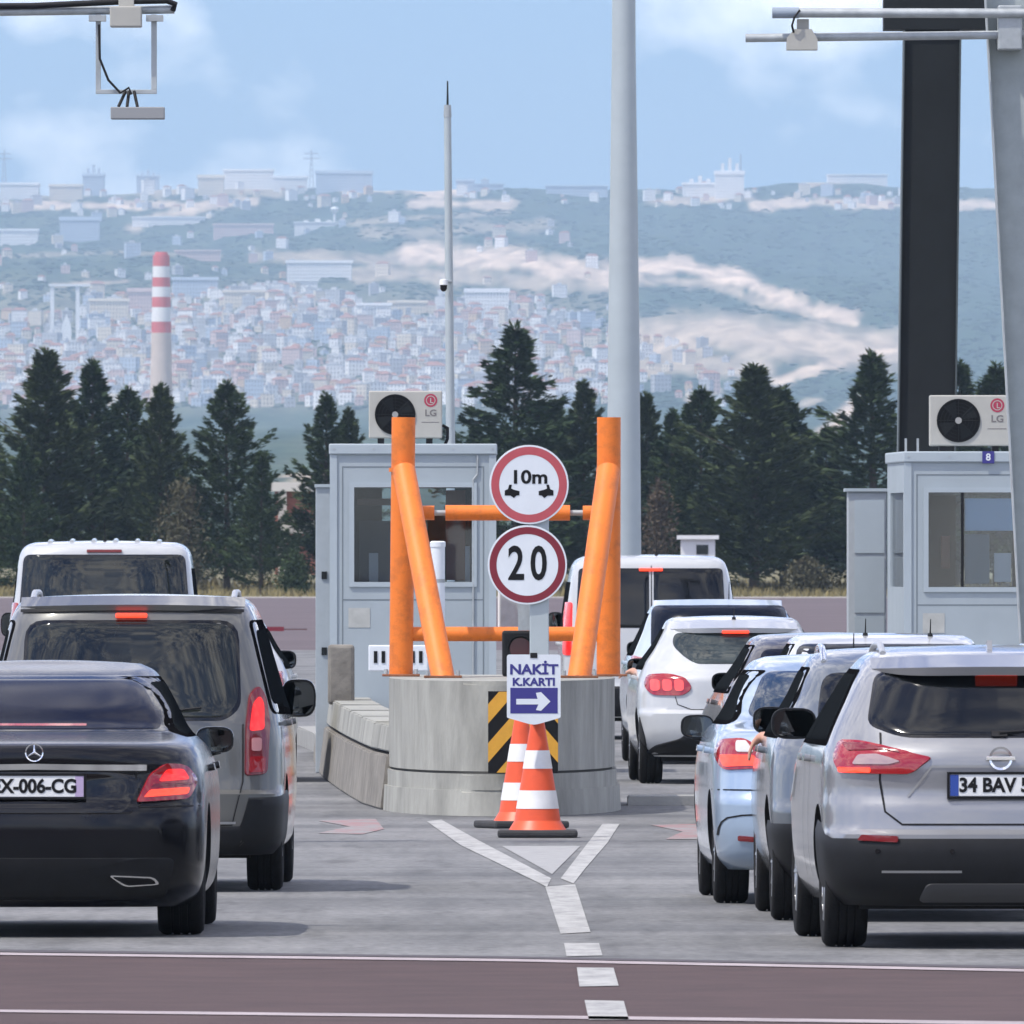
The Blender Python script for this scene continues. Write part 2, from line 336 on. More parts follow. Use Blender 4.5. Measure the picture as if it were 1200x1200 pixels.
EARTH = [  # pale cuts: polyline in photo pixels, half width there, strength
    ([(745, 312), (800, 312), (850, 322), (900, 342), (950, 362), (1000, 374)], 9, 1.0), ([(760, 330), (830, 330), (890, 352), (960, 370)], 6, .55),
    ([(480, 298), (560, 302), (620, 306), (690, 322), (740, 320)], 13, .95), ([(420, 320), (500, 322), (700, 335)], 9, .55), ([(430, 275), (560, 268), (640, 262)], 7, .35),
    ([(755, 400), (830, 388), (900, 398), (960, 402), (1045, 412)], 22, .72), ([(740, 430), (830, 425), (900, 430)], 13, .55), ([(835, 432), (878, 412), (910, 405)], 4, .6),
    ([(905, 448), (960, 430), (1008, 416), (1050, 410)], 6, .85), ([(965, 512), (985, 492), (1010, 466)], 7, .9), ([(812, 472), (838, 457)], 5, .7),
    ([(925, 480), (960, 468)], 5, .5), ([(410, 221), (470, 219), (545, 226)], 7, 1.0), ([(485, 238), (600, 240)], 5, .8), ([(400, 262), (600, 248)], 3, .4),
    ([(0, 240), (100, 241), (240, 240), (300, 236)], 4, .9), ([(155, 268), (190, 252), (235, 243)], 6, .8), ([(0, 226), (290, 222), (330, 228)], 5, .5),
    ([(880, 241), (960, 237), (1060, 240), (1200, 241)], 5, .85), ([(760, 236), (880, 232)], 4, .7), ([(940, 216), (1000, 211), (1060, 214)], 3, .7),
    ([(60, 335), (150, 330)], 2, .7), ([(230, 345), (330, 345)], 4, .45), ([(0, 300), (140, 296), (260, 300)], 2, .35), ([(300, 300), (470, 305)], 7, .5),
    ([(0, 370), (700, 370)], 34, .16), ([(0, 440), (640, 440)], 34, .2), ([(345, 560), (400, 556)], 6, .8)]
def seg_dist(px, py, a, b):
    ax, ay = a; dx, dy = b[0]-ax, b[1]-ay; L2 = dx*dx+dy*dy
    t = np.clip(((px-ax)*dx+(py-ay)*dy)/L2, 0, 1); return np.hypot(px-ax-t*dx, (py-ay-t*dy))
def build_hills():
    xs = np.concatenate([[-9000, -6000, -4000, -2800, -2000, -1500, -1150, -950, -850], np.arange(-800, 801, 5.0), [850, 950, 1150, 1500, 2000, 2800, 4000, 6000, 9000]])
    ys = np.concatenate([np.arange(1900, 11000, 100.0), np.arange(11000, 20900, 26.0), np.arange(20900, 23100, 200.0)])
    XX, YY = np.meshgrid(xs, ys); ZZ = hill_z(XX, YY); nx, ny = len(xs), len(ys)
    co = np.stack([XX, YY, ZZ], -1).reshape(-1, 3)
    i = (np.arange(ny-1)[:, None]*nx+np.arange(nx-1)[None]).ravel()
    fs = np.stack([i, i+1, i+nx+1, i+nx], -1)
    me = bpy.data.meshes.new('hills'); me.vertices.add(len(co)); me.vertices.foreach_set('co', co.ravel())
    me.loops.add(fs.size); me.loops.foreach_set('vertex_index', fs.ravel()); me.polygons.add(len(fs))
    me.polygons.foreach_set('loop_start', np.arange(len(fs))*4); me.polygons.foreach_set('loop_total', np.full(len(fs), 4)); me.update(calc_edges=True)
    px = CX+co[:, 0]*F/co[:, 1]; py = HY-(co[:, 2]-EYE)*F/co[:, 1]
    wob = 3*np.sin(px/17+py/9)+2*np.sin(px/7.3-py/5)+1.5*np.sin(px/3.1+2)
    e = np.zeros(len(co))
    for pl, hw, st in EARTH:
        d = np.min([seg_dist(px, py, a, b) for a, b in zip(pl, pl[1:])], 0)+wob*min(1, hw/8)
        e = np.maximum(e, st*np.clip(1.5-d/hw, 0, 1))
    n = np.sin(px/23+py/6)*np.sin(px/41-py/8+1)+.6*np.sin(px/9+py/3.1)*np.sin(py/4.7+px/37)
    scrub = np.clip(.5+.5*n, 0, 1)*np.clip((px-200)/-900+1, .25, 1)
    fo = np.array([.030, .058, .036]); sb = np.array([.10, .115, .065]); ea = np.array([.62, .48, .37])
    col = fo+(sb-fo)*scrub[:, None]*.6; col = col+(ea-col)*e[:, None]
    at = me.color_attributes.new('land', 'FLOAT_COLOR', 'POINT')
    at.data.foreach_set('color', np.concatenate([col, np.ones((len(col), 1))], 1).astype(np.float32).ravel())
    m = mat('hillside', (.1, .1, .1), .95, spec=.1); t = m.node_tree; b = t.nodes['Principled BSDF']
    a = t.nodes.new('ShaderNodeVertexColor'); a.layer_name = 'land'
    tcn = t.nodes.new('ShaderNodeTexCoord'); mpn = t.nodes.new('ShaderNodeMapping'); mpn.inputs['Scale'].default_value = (.06, .006, .06); t.links.new(tcn.outputs['Object'], mpn.inputs[0])
    nn = t.nodes.new('ShaderNodeTexNoise'); nn.inputs['Scale'].default_value = 1; nn.inputs['Detail'].default_value = 5; t.links.new(mpn.outputs[0], nn.inputs[0])
    r = t.nodes.new('ShaderNodeValToRGB'); r.color_ramp.elements[0].position = .3; r.color_ramp.elements[1].position = .7
    r.color_ramp.elements[0].color = (.6, .62, .62, 1); r.color_ramp.elements[1].color = (1.25, 1.25, 1.2, 1); t.links.new(nn.outputs[0], r.inputs[0])
    mm = t.nodes.new('ShaderNodeMix'); mm.data_type = 'RGBA'; mm.blend_type = 'MULTIPLY'; mm.inputs[0].default_value = 1
    t.links.new(a.outputs[0], mm.inputs[6]); t.links.new(r.outputs[0], mm.inputs[7]); t.links.new(mm.outputs[2], b.inputs['Base Color'])
    o = obj('hills', me, m, smooth=60); o['kind'] = 'structure'
build_hills()

def facade(name, col, win=.45):
    m = mat('facade_'+name, col, .85); t = m.node_tree; b = t.nodes['Principled BSDF']
    tcn = t.nodes.new('ShaderNodeTexCoord'); mpn = t.nodes.new('ShaderNodeMapping'); mpn.inputs['Rotation'].default_value = (math.pi/2, 0, 0)
    t.links.new(tcn.outputs['Object'], mpn.inputs[0])
    br = t.nodes.new('ShaderNodeTexBrick'); br.offset = 0; br.inputs['Scale'].default_value = 1; br.inputs['Brick Width'].default_value = 2.4; br.inputs['Row Height'].default_value = 3
    br.inputs['Mortar Size'].default_value = .75; br.inputs['Mortar Smooth'].default_value = .1
    br.inputs['Color1'].default_value = (*[c*win for c in col], 1); br.inputs['Color2'].default_value = (*[c*win*.8 for c in col], 1); br.inputs['Mortar'].default_value = (*col, 1)
    t.links.new(mpn.outputs[0], br.inputs[0]); t.links.new(br.outputs[0], b.inputs['Base Color']); return m
WALLS = {'white': (.78, .77, .75), 'cream': (.66, .58, .46), 'pink': (.56, .42, .38), 'grey': (.42, .42, .43), 'ochre': (.58, .42, .27), 'bluish': (.42, .48, .56)}
M_roofr = mat('roof_tile_red', (.30, .15, .11), .9, var=.3, vscale=.2); M_roofg = mat('roof_flat_grey', (.5, .5, .5), .9)
def house_mesh(kind, roof, w, d, h):
    bm = bmesh.new(); bx(bm, (-w/2, 0, -6), (w/2, d, h))
    nf = len(bm.faces)
    if roof == 'hip':
        v = [bm.verts.new(c) for c in ((-w/2-.5, -.5, h+.05), (w/2+.5, -.5, h+.05), (w/2+.5, d+.5, h+.05), (-w/2-.5, d+.5, h+.05), (-w/4, d/2, h+2.6), (w/4, d/2, h+2.6))]
        for f in ((0, 1, 5, 4), (1, 2, 5), (2, 3, 4, 5), (3, 0, 4), (3, 2, 1, 0)): bm.faces.new([v[k] for k in f])
    else:
        bx(bm, (-w/2-.3, -.3, h+.05), (w/2+.3, d+.3, h+.7)); bx(bm, (-w*.2, d*.3, h+.7), (w*.12, d*.6, h+2.8))
    bmesh.ops.recalc_face_normals(bm, faces=bm.faces[:])
    bm.faces.ensure_lookup_table()
    for f in bm.faces[nf:]: f.material_index = 1
    me = bpy.data.meshes.new('house'); bm.to_mesh(me); bm.free()
    me.materials.append(facade(kind, WALLS[kind])); me.materials.append(M_roofr if roof == 'hip' else M_roofg)
    return me
HM = {}
for k in WALLS:
    for rf in ('hip', 'flat'):
        HM[k, rf] = [house_mesh(k, rf, w, d, h) for w, d, h in ((9, 10, 9), (12, 11, 12), (15, 12, 14.5), (8, 9, 6.5))]
KINDS = [('white', 'flat', 24), ('white', 'hip', 18), ('cream', 'hip', 14), ('pink', 'hip', 9), ('grey', 'flat', 16), ('ochre', 'hip', 7), ('bluish', 'flat', 12), ('pink', 'flat', 4), ('cream', 'flat', 8)]
def town():
    r = random.Random(11); spots = []
    def dens(px, py):
        if 0 <= px <= 730 and 345 <= py <= 478:
            lim = 352+ (18 if px < 120 else 0)+(14*math.sin(px/60)) + max(0, (px-560)*.22)
            if py < lim: return .05
            if 40 < px < 100 and py < 400: return .15
            return 1.0 if px < 650 else .5
        if py < 345 and px < 700 and 250 < py: return .025
        if 720 < px < 860 and 400 < py < 480: return .12
        if py < 250: return .16 if px < 440 else .12 if (540 < px < 720 and py < 240) else .22 if (760 < px and 226 < py < 246) else 0
        return 0
    tries = 0
    while len(spots) < 1500 and tries < 40000:
        tries += 1; px, py = r.uniform(-60, 1060), r.uniform(212, 478)
        if r.random() > dens(px, py) or (172 < px < 206 and 280 < py < 316): continue
        p = on_hill(px, py, 8000)
        if p is None or p.y > 20600: continue
        if any(abs(p.x-q[0].x) < 5.5 and abs(p.y-q[0].y) < 45 for q in spots): continue
        spots.append((p, px, py))
    inview = [s for s in spots if -5 < s[1] < 1055]
    r.shuffle(inview); r.shuffle(spots)
    single = set(id(s) for s in inview[:290])
    wts = [k[2] for k in KINDS]; rest = []
    for s in spots:
        p = s[0]; kd = r.choices(KINDS, wts)[0]; me = r.choice(HM[kd[0], kd[1]]); rz = r.uniform(-.5, .5); sx = r.uniform(.42, .85)
        if id(s) in single:
            o = bpy.data.objects.new('town_house', me); C.objects.link(o); o.location = p; o.rotation_euler.z = rz; o.scale = (sx, sx, sx*r.uniform(.8, 1.2))
            nm = {'white': 'white', 'cream': 'cream', 'pink': 'pinkish', 'grey': 'grey', 'ochre': 'ochre', 'bluish': 'bluish grey'}[kd[0]]
            rf_ = 'red-roofed' if kd[1] == 'hip' else 'flat-roofed'
            reg = ('on the far ridge at the skyline' if s[2] < 252 else 'high on the slope above the hazy town' if s[2] < 352 else 'left of the chimney in the hazy hillside town' if s[1] < 180 else 'between chimney and left booth roof in the hazy hillside town' if s[1] < 430 else 'around the slim camera pole in the hazy hillside town' if s[1] < 560 else 'behind the tallest conifer in the hazy hillside town')
            tag(o, '%s %s house %s' % (nm, rf_, reg), 'house', '%s %s houses %s' % (nm, rf_, reg))
        else: rest.append((me, Matrix.Translation(p) @ Matrix.Rotation(rz, 4, 'Z') @ Matrix.Scale(sx, 4)))
    mats = []; V = []; FS = []; MI = []; off = 0
    for me, mw in rest:
        idx = []
        for m_ in me.materials:
            if m_ not in mats: mats.append(m_)
            idx.append(mats.index(m_))
        for v in me.vertices: V.append(mw @ v.co)
        for p_ in me.polygons: FS.append([off+k for k in p_.vertices]); MI.append(idx[p_.material_index])
        off += len(me.vertices)
    me = bpy.data.meshes.new('town_rooftops'); me.from_pydata(V, [], FS)
    for m_ in mats: me.materials.append(m_)
    me.polygons.foreach_set('material_index', MI)
    o = bpy.data.objects.new('town_rooftops', me); C.objects.link(o); tag(o, 'dense mass of further small houses filling the hazy hillside town', 'town', kind='stuff')
town()
def hill_scrub():
    g = np.random.default_rng(5); V = []; FS = []; n = 0; base = np.array([[0, 0, 1.0], [.9, 0, .3], [.28, .86, .3], [-.73, .53, .3], [-.73, -.53, .3], [.28, -.86, .3], [.5, .3, -.6], [-.5, .3, -.6], [0, -.6, -.6]])
    fc = [(0, 1, 2), (0, 2, 3), (0, 3, 4), (0, 4, 5), (0, 5, 1), (1, 6, 2), (2, 7, 3), (3, 7, 4), (4, 8, 5), (5, 8, 6), (5, 6, 1), (2, 6, 7), (4, 7, 8)]
    while n < 8500:
        px, py = g.uniform(-40, 1240), g.uniform(214, 480); town_ = px < 700 and 350 < py
        w = .35 if town_ else (.5+.5*math.sin(px/31+py/7)*math.sin(px/13-py/11+1))
        if g.random() > w: continue
        d = min(min(float(seg_dist(px, py, a, b)) for a, b in zip(pl, pl[1:]))/hw for pl, hw, st in EARTH if st > .45)
        if d < 1.2: continue
        p = on_hill(px, py, 8000)
        if p is None: continue
        k = g.uniform(1.0, 3.4); q = base*(1+g.normal(size=(9, 1))*.18)*np.array([k*g.uniform(1, 2.2), k*2.5, k*g.uniform(.35, .6)])+np.array(p)
        V += q.tolist(); FS += [tuple(i+n*9 for i in f) for f in fc]; n += 1
    me = bpy.data.meshes.new('hillside_scrub'); me.from_pydata(V, [], FS)
    o = obj('hillside_scrub', me, mat('scrub_green', (.030, .055, .030), .9, var=.5, vscale=.03, spec=.1), smooth=80); tag(o, 'scattered dark bushes and copses over the hazy hillside', 'scrub', kind='stuff')
hill_scrub()
# single large buildings that can be told apart: x0, x1, ytop, ybase, colour, depth(m), name, label
BIG = [(545, 596, 338, 373, 'white', 14, 'apartment_block', 'large white windowless block right of the camera pole above the town'),
 (336, 412, 305, 328, 'white', 30, 'factory_hall', 'long white factory hall with dark band above the town centre'),
 (455, 500, 352, 374, 'cream', 20, 'factory_hall', 'cream hall with two gables beside the camera pole in town'),
 (418, 458, 355, 378, 'white', 20, 'apartment_block', 'wide white block left of the cream gabled hall'),
 (0, 45, 214, 234, 'white', 60, 'factory_hall', 'white hall at the far left end of the ridge'),
 (58, 96, 216, 236, 'cream', 60, 'factory_hall', 'cream factory block on the ridge left of the blue one'),
 (97, 122, 203, 226, 'bluish', 40, 'factory_hall', 'blue-grey factory block with stacks on the left ridge'),
 (160, 186, 205, 219, 'bluish', 40, 'factory_hall', 'small blue-grey block with two stacks on the left ridge'),
 (232, 262, 205, 232, 'cream', 40, 'factory_hall', 'tall cream plant building on the ridge above the chimney'),
 (262, 320, 198, 214, 'white', 60, 'factory_hall', 'long pale hall with white roof on the ridge'),
 (320, 360, 206, 226, 'white', 40, 'factory_hall', 'white block beside the pylon on the ridge'),
 (370, 436, 200, 224, 'bluish', 60, 'factory_hall', 'long blue-grey factory on the ridge left of the yellow field'),
 (155, 240, 254, 264, 'white', 60, 'factory_hall', 'low white long shed below the left ridge'),
 (70, 116, 254, 284, 'bluish', 30, 'factory_hall', 'blue-roofed warehouse on the slope above the chimney'),
 (0, 44, 268, 287, 'white', 40, 'warehouse', 'white warehouse at the left edge of the slope'),
 (250, 320, 262, 276, 'pink', 40, 'warehouse', 'low pinkish warehouse on the slope right of the chimney'),
 (345, 398, 260, 268, 'white', 30, 'warehouse', 'low white shed beside the water tower'),
 (205, 258, 293, 305, 'pink', 30, 'warehouse', 'low pinkish-red shed right of the chimney top'),
 (105, 150, 350, 374, 'cream', 20, 'apartment_block', 'cream block just left of the chimney'),
 (150, 178, 338, 372, 'pink', 20, 'apartment_block', 'tall pinkish block touching the left of the chimney'),
 (202, 255, 325, 350, 'bluish', 20, 'apartment_block', 'row of grey-blue blocks just right of the chimney'),
 (262, 330, 340, 358, 'cream', 30, 'warehouse', 'cream curved-roof hall right of the chimney'),
 (345, 372, 328, 340, 'white', 20, 'apartment_block', 'small white block below the long factory hall'),
 (555, 590, 215, 224, 'bluish', 40, 'factory_hall', 'dark bluish block on the ridge right of the camera pole'),
 (535, 556, 210, 226, 'bluish', 40, 'factory_hall', 'taller dark bluish block on the ridge right of the camera pole'),
 (640, 712, 217, 230, 'bluish', 60, 'factory_hall', 'long grey factory on the ridge left of the tall mast'),
 (800, 840, 214, 232, 'white', 40, 'factory_hall', 'white low hall at the foot of the cement silos'),
 (838, 872, 200, 233, 'white', 30, 'cement_plant', 'white cement plant with towers on the right ridge'),
 (970, 1040, 204, 212, 'white', 60, 'greenhouse', 'long white greenhouse roof on the right ridge')]
for x0, x1, yt, yb, col, dep, nm, lab in BIG:
    p = on_hill((x0+x1)/2, yb, 8000) or P((x0+x1)/2, yb, 20000)
    s = p.y/F; w = (x1-x0)*s; h = (yb-yt)*s
    root = empty(nm, p); tag(root, lab, nm.replace('_', ' '))
    box('wall', (-w/2, 0, -12), (w/2, dep, h*.86), facade(col, WALLS[col]), root)
    box('roof', (-w/2-1, -1, h*.86+.02), (w/2+1, dep+1, h), mat('roof_'+col, tuple(min(.85, c*1.15) for c in WALLS[col]), .8), root)
    if 'stack' in lab or 'tower' in lab or 'silos' in lab:
        for k in range(3): box('stack', (-w*.3+k*w*.25, 3, h+.02), (-w*.3+k*w*.25+w*.12, 8, h*(1.25+.2*(k % 2))), facade(col, WALLS[col]), root)
def chimney():
    Y = 7000; x = (189-CX)*Y/F; s = Y/F; gz = float(hill_z(x, Y)); top = EYE+(HY-299)*s
    root = empty('factory_chimney', (x, Y, gz)); tag(root, 'tall factory chimney with red and white bands at its top', 'chimney')
    H = top-gz
    def rad(z): return 3.1+1.5*(1-z/H)
    def band(name, y0, y1, m):
        z0 = EYE+(HY-y0)*s-gz; z1 = EYE+(HY-y1)*s-gz
        bm = bmesh.new(); tube(bm, (0, 0, z0), (0, 0, z1), rad(z0), rad(z1), 28); obj(name, bm, m, root, smooth=40)
    R = mat('chimney_red', (.58, .12, .12), .8, var=.1, vscale=.3); Wm = mat('chimney_white', (.75, .74, .73), .8); B = mat('chimney_concrete', (.55, .46, .40), .9, var=.1, vscale=.2)
    band('shaft', 652+float(-(gz-EYE))/s*1.0, 390, B)
    for i, (a, b) in enumerate(((390, 377.1), (377, 360.1), (360, 348.1), (348, 336.1), (336, 325.1), (325, 312.1), (312, 299))): band('band', a, b, R if i % 2 == 0 else Wm)
    bm = bmesh.new(); tube(bm, (0, 0, H+.01), (0, 0, H+1.2), 2.5, 2.3, 20); obj('cap', bm, R, root)
chimney()
def water_tower():
    p = on_hill(392, 262, 8000); s = p.y/F; root = empty('water_tower', p); tag(root, 'small white mushroom water tower on the upper slope', 'water tower')
    bm = bmesh.new(); tube(bm, (0, 0, -4), (0, 0, 12*s), 1.6, 1.2, 10); obj('stem', bm, M_platew, root)
    bm = bmesh.new(); lathe(bm, [(.2, 11*s), (3.4, 14*s), (4.2, 17*s), (3.4, 19*s), (.1, 20*s)], 14); obj('tank', bm, M_platew, root, smooth=40)
water_tower()
def twin_towers():
    p = on_hill(76, 402, 8000); s = p.y/F; root = empty('viaduct_towers', p); tag(root, 'pair of slim white towers joined by a deck on top', 'tower')
    for x in (-15, 15): box('pillar', (x*s-2.2*s, 0, -10), (x*s+2.2*s, 6, 66*s), M_platew, root)
    box('deck', (-19*s, -1, 66*s+.1), (30*s, 8, 69*s), M_platew, root)
    bm = bmesh.new(); prism_xz(bm, [(-8*s, -5), (8*s, -5), (7*s, 20*s), (2*s, 34*s), (-3*s, 22*s)], 2, 7); obj('cross_frame', bm, M_platew, root)
twin_towers()
for px, yt, lab in ((365, 176, 'faint lattice pylon rising above the factories on the left ridge'), (5, 176, 'faint lattice pylon at the far left edge of the ridge'), (868, 180, 'faint thin mast above the cement plant on the right ridge')):
    p = on_hill(px, 224, 12000) or P(px, 224, 20000); s = p.y/F; h = (224-yt)*s; root = empty('lattice_pylon', p); tag(root, lab, 'pylon')
    m = mat('pylon_grey', (.3, .32, .35), .7); bm = bmesh.new(); w = 2.6 if px != 868 else 1.0
    for a, b in ((-1, -1), (1, -1), (1, 1), (-1, 1)): tube(bm, (a*w, b*w, -6), (a*.4, b*.4, h), .45, .3, 5)
    for k in range(7):
        z = h*k/7; q = w*(1-k/7)+.4; tube(bm, (-q, -q, z), (q, -q, z+h/7), .25, .25, 4); tube(bm, (q, -q, z), (-q, -q, z+h/7), .25, .25, 4)
    obj('mast', bm, m, root)
    if px != 868:
        for k, wd in ((.78, 9), (.9, 7)): box('cross_arm', (-wd, -.4, h*k), (wd, .4, h*k+1), m, root)

# ------------------------------------------------------------------ conifers on the bank
M_leaf = []
for i, c in enumerate(((.030, .054, .018), (.038, .062, .021), (.050, .070, .025))):
    m = mat('conifer_leaf_%d' % i, c, .75, var=.55, vscale=1.1, spec=.2); m.node_tree.nodes['Principled BSDF'].inputs['Subsurface Weight'].default_value = 0
    M_leaf.append(m)
M_bark = mat('bark', (.07, .05, .035), .9, var=.3, vscale=4)
M_dry = mat('dry_shrub', (.075, .068, .035), .9, var=.35, vscale=1.5)
def conifer_crown(h, r, seed, narrow=1.0, up=.35, leaves=15000):
    g = np.random.default_rng(seed); V = []; FI = []
    nb = int(110*h/12); bi = 0
    per = leaves//nb
    limbs = []
    for b in range(nb):
        f = (b+.5)/nb; z = h*(.04+.94*f**.85); rr = r*(1-f)**(1.0+.15*math.sin(seed))*(.45+.8*g.random())*narrow+.05
        if g.random() < .14: rr *= 1.4
        az = b*2.399+g.normal()*.4; rise = (up+.25*f)+g.normal()*.10
        d = np.array([math.cos(az), math.sin(az), 0.0])
        tip = np.array([0, 0, z])+d*rr+np.array([0, 0, rr*rise]); limbs.append((z, tip))
        k = max(12, int(per*(.35+1.3*(rr/r))))
        t = g.random(k)**.62
        base = np.array([0, 0, z])+d*rr*t[:, None]+np.stack([0*t, 0*t, rr*(rise*t**1.35)], 1)
        side = np.array([-d[1], d[0], 0]); sp = (1.02-t)*rr*.42
        base = base+side*(g.normal(size=k)*sp*.55)[:, None]+np.array([0, 0, 1])*(g.normal(size=k)*.11-.05)[:, None]
        dirv = d+side*(g.normal(size=k)*.7)[:, None]+np.array([0, 0, 1])*(g.normal(size=k)*.35+rise*.7)[:, None]
        dirv /= np.linalg.norm(dirv, axis=1)[:, None]
        wv = np.cross(dirv, g.normal(size=(k, 3))); wv /= np.linalg.norm(wv, axis=1)[:, None]
        ln = (.18+.30*g.random(k))[:, None]; wd = (.035+.04*g.random(k))[:, None]
        q = np.stack([base-wv*wd*.6, base+dirv*ln*.55-wv*wd, base+dirv*ln, base+dirv*ln*.55+wv*wd], 1)
        V.append(q.reshape(-1, 3))
    # leader
    k = 60; t = g.random(k); base = np.stack([g.normal(size=k)*.05, g.normal(size=k)*.05, h*(.9+.1*t)], 1)
    dv = np.stack([g.normal(size=k)*.5, g.normal(size=k)*.5, np.ones(k)], 1); dv /= np.linalg.norm(dv, axis=1)[:, None]
    wv = np.cross(dv, g.normal(size=(k, 3))); wv /= np.linalg.norm(wv, axis=1)[:, None]
    V.append(np.stack([base-wv*.04, base+dv*.2-wv*.05, base+dv*.42, base+dv*.2+wv*.05], 1).reshape(-1, 3))
    V = np.concatenate(V); n = len(V)//4
    me = bpy.data.meshes.new('crown'); me.vertices.add(n*4); me.vertices.foreach_set('co', V.ravel())
    me.loops.add(n*4); me.loops.foreach_set('vertex_index', np.arange(n*4)); me.polygons.add(n)
    me.polygons.foreach_set('loop_start', np.arange(n)*4); me.polygons.foreach_set('loop_total', np.full(n, 4)); me.update(calc_edges=True)
    me.materials.append(M_leaf[seed % 3])
    bm = bmesh.new(); ptube(bm, [(0, 0, -.3), (.03, .02, h*.35), (-.03, .02, h*.7), (0, 0, h*.97)], [.17*h/12, .13*h/12, .07, .015], 8)
    for z, tip in limbs[::3]: tube(bm, (0, 0, z), tuple(tip*.9+np.array([0, 0, z])*.1), .035, .008, 5, cap=False)
    tm = bpy.data.meshes.new('trunk'); bm.to_mesh(tm); bm.free(); tm.materials.append(M_bark)
    return me, tm
TREEV = [conifer_crown(12, 2.6, 3), conifer_crown(12, 3.1, 4, up=.45), conifer_crown(12, 2.2, 5, up=.75), conifer_crown(12, 3.3, 6, up=.3), conifer_crown(12, 2.7, 7, up=.6, leaves=12000)]
TREES = [(-22, 470, 0, 960, 1.0, 'dark conifer cut by the left edge of the picture'), (54, 412, 2, 955, 1.15, 'tallest conifer on the left with a spike top'),
 (108, 425, 0, 962, 1.0, 'conifer with open pointed top beside the tallest left one'), (150, 455, 1, 968, .85, 'bushy conifer behind the white van, left of chimney'),
 (188, 452, 2, 955, .85, 'conifer with ragged upright shoots right below the chimney'), (28, 520, 3, 950, .8, 'low bushy conifer filling the left end of the row'), (232, 560, 3, 962, .7, 'short bushy conifer between chimney and the pointed tree'),
 (266, 448, 1, 955, .9, 'pointed conifer standing right of the chimney'), (306, 532, 4, 950, .85, 'small conifer next to the red brick house'),
 (382, 462, 4, 958, .95, 'conifer rising behind the left booth roof'), (408, 480, 2, 965, .8, 'slim conifer tip behind the air conditioner of the left booth'),
 (604, 382, 3, 955, 1.05, 'tallest conifer of all, behind the 10m sign'), (648, 470, 1, 962, .8, 'conifer between the round signs and the right orange post'), (684, 448, 2, 958, .8, 'slim conifer behind the right orange post'),
 (556, 500, 0, 965, .8, 'half hidden conifer behind the left booth right corner'), (757, 462, 2, 966, .75, 'thin spiky conifer just right of the tall mast'), (788, 482, 0, 960, .9, 'conifer with brownish foot right of the tall mast'),
 (822, 455, 1, 955, .85, 'leaning-top conifer above the small white cabin'), (884, 430, 2, 952, 1.2, 'tall broad conifer in the middle of the right row'), (918, 455, 1, 960, .95, 'bushy conifer right beside the tall middle one'),
 (968, 500, 3, 958, .8, 'lower conifer between the two tall right ones'), (1022, 415, 4, 955, 1.1, 'pointed conifer left of the dark column'), (1068, 455, 0, 962, .9, 'conifer hidden behind the dark column'),
 (1124, 425, 4, 958, 1.0, 'conifer peeping out right of the dark column'), (1168, 428, 1, 960, 1.0, 'conifer behind the right air conditioner'), (1226, 450, 0, 960, 1.0, 'conifer cut by the right edge behind the gantry leg')]
TALL = 12.0
for i, (px, yt, v, Y, wf, lab) in enumerate(TREES):
    gz = float(np.interp(Y, [930, 950, 962, 976], [0, .15, .6, 1.0]))-.05
    h = EYE-(yt-HY)*Y/F-gz; s = h/TALL
    root = empty('conifer_tree', ((px-CX)*Y/F, Y, gz), rnd.uniform(0, 6.28)); root.scale = (s*wf*(1.42 if px < 740 else 1.52)*rnd.uniform(.95, 1.05),)*2+(s,)
    tag(root, lab, 'tree', 'conifers along the bank behind the plaza')
    for me, nm in zip(TREEV[v], ('crown', 'trunk')):
        o = bpy.data.objects.new(nm, me); C.objects.link(o); o.parent = root
# verge: dry grass tufts and shrubs
def grass_verge():
    g = np.random.default_rng(2); n = 9000
    x = g.uniform(-30, 30, n); y = g.uniform(932, 965, n); z = np.interp(y, [930, 950, 962, 976], [0, .15, .6, 1.0])-.03
    h = g.uniform(.15, .5, n); a = g.uniform(0, 3.14, n); w = g.uniform(.03, .08, n); lx = g.normal(size=n)*.12
    b = np.stack([x, y, z], 1); wv = np.stack([np.cos(a)*w, np.sin(a)*w, 0*w], 1); tp = b+np.stack([lx, 0*h, h], 1)
    V = np.stack([b-wv, b+wv, tp], 1).reshape(-1, 3)
    me = bpy.data.meshes.new('verge_grass'); me.from_pydata(V.tolist(), [], np.arange(n*3).reshape(-1, 3).tolist())
    o = obj('verge_grass', me, mat('dry_grass', (.24, .20, .09), .9, var=.35, vscale=.6)); tag(o, 'strip of dry yellowish grass along the foot of the conifers', 'grass', kind='stuff')
grass_verge()
